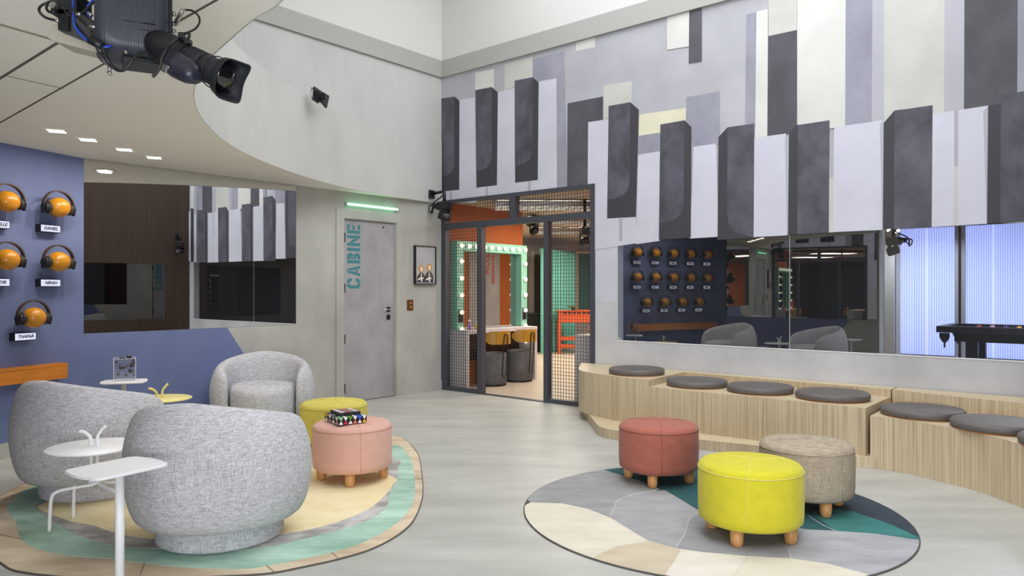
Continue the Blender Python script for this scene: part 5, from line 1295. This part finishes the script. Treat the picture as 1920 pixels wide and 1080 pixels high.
cab('cable', bc_, .0035, [(343, 18.5, .07), (360, 20, .05), (372, 30, .03), (374, 42, .02), (366, 54, .01), (352, 61, .0), (344, 66, .0)])
cab('cable', bc_, .005, [(344, 64, .02), (354, 62, .0), (354, 70, -.02), (344, 75, -.02), (334, 74, .0)])
cab('cable', bc_, .0052, [(332, 72, -.04), (318, 84, -.09), (306, 104, -.1), (300, 124, -.1), (292, 138, -.1), (286, 144, -.1)])
cab('cable', bc_, .0045, [(120, 6, .0), (135, 16, -.01), (148, 34, -.02), (166, 50, -.02)])
cab('cable', bluec, .0042, [(175, 0, .05), (165, 12, .04), (163, 24, .03), (170, 33, .03)])
cab('cable', bc_, .004, [(172, 58, -.01), (174, 74, -.01), (182, 86, -.03)])
cab('cable', bc_, .004, [(176, 4, .02), (150, 27, .0), (132, 30, -.01), (122, 20, .0)])
mb = MB(); mb.tube([P_(168, 75, Y0-.045), P_(192, 87, Y0-.045)], .0125, 10); add(mb, 'cable_joint', K['black'])
mb = MB(); mb.tube([P_(192, 98, Y0-.04), P_(207, 122, Y0-.04)], [.009, .006], 10); add(mb, 'cable_joint', K['black'])
mb = MB(); mb.box(P_(341, 67, Y0-.01), (.02, .02, .02)); add(mb, 'cable_joint', K['black'], bevel=.003)
mb = MB(); mb.box(P_(353, 79, Y0-.03), (.022, .02, .016)); add(mb, 'cable_joint', K['black'], bevel=.003)

# ================================================================ LIGHT
area('studio_light', (1.9, 5.6, 6.1), 5.0, LIGHT['main'], (246, 249, 255), (0, 0, 0), 6.0)
area('added_high_fill', (1.0, .2, 5.2), 3.5, LIGHT['fill'], (246, 249, 255), facing((0, .75, -.66)), 3.0)  # unseen fill added high over the camera to even out the room
area('added_rear_fill', (.0, -2.8, 1.25), 4.2, LIGHT['rear_fill'], (246, 249, 255), facing((-.12, 1, .42)), 2.3)  # unseen light added behind the camera to lift the chairs and low ceiling
for i, (x, y) in enumerate([(106, 245), (165, 261.5), (233, 280), (289, 295)]):
    p = onz(x, y, ZC); area('downlight_lamp', (p.x, p.y, ZC-.02), .1, LIGHT['down'], (255, 244, 226), (0, 0, 0))
for p, pw in (((1.1, 10.3, 2.45), 1.0), ((1.8, 12.8, 2.45), 1.3), ((2.2, 15.0, 2.45), 1.5), ((.35, 14.2, 2.45), 1.0)):  # last one has no fixture; added to brighten the far wall
    area('dressing_light', p, 1.2, LIGHT['dress']*pw, (255, 240, 222), (0, 0, 0), .6)
w = bpy.data.worlds.new('world'); bpy.context.scene.world = w; w.use_nodes = True
w.node_tree.nodes['Background'].inputs[0].default_value = (.5, .52, .56, 1); w.node_tree.nodes['Background'].inputs[1].default_value = .05
sc = bpy.context.scene
sc.view_settings.view_transform = 'Standard'; sc.view_settings.look = 'None'; sc.view_settings.gamma = 1; sc.view_settings.use_curve_mapping = False
sc.view_settings.exposure = EXPO
sc.cycles.max_bounces = 10; sc.cycles.diffuse_bounces = 5; sc.cycles.glossy_bounces = 6; sc.cycles.transparent_max_bounces = 16
sc.cycles.caustics_reflective = False; sc.cycles.caustics_refractive = False
sc.cycles.use_denoising = True
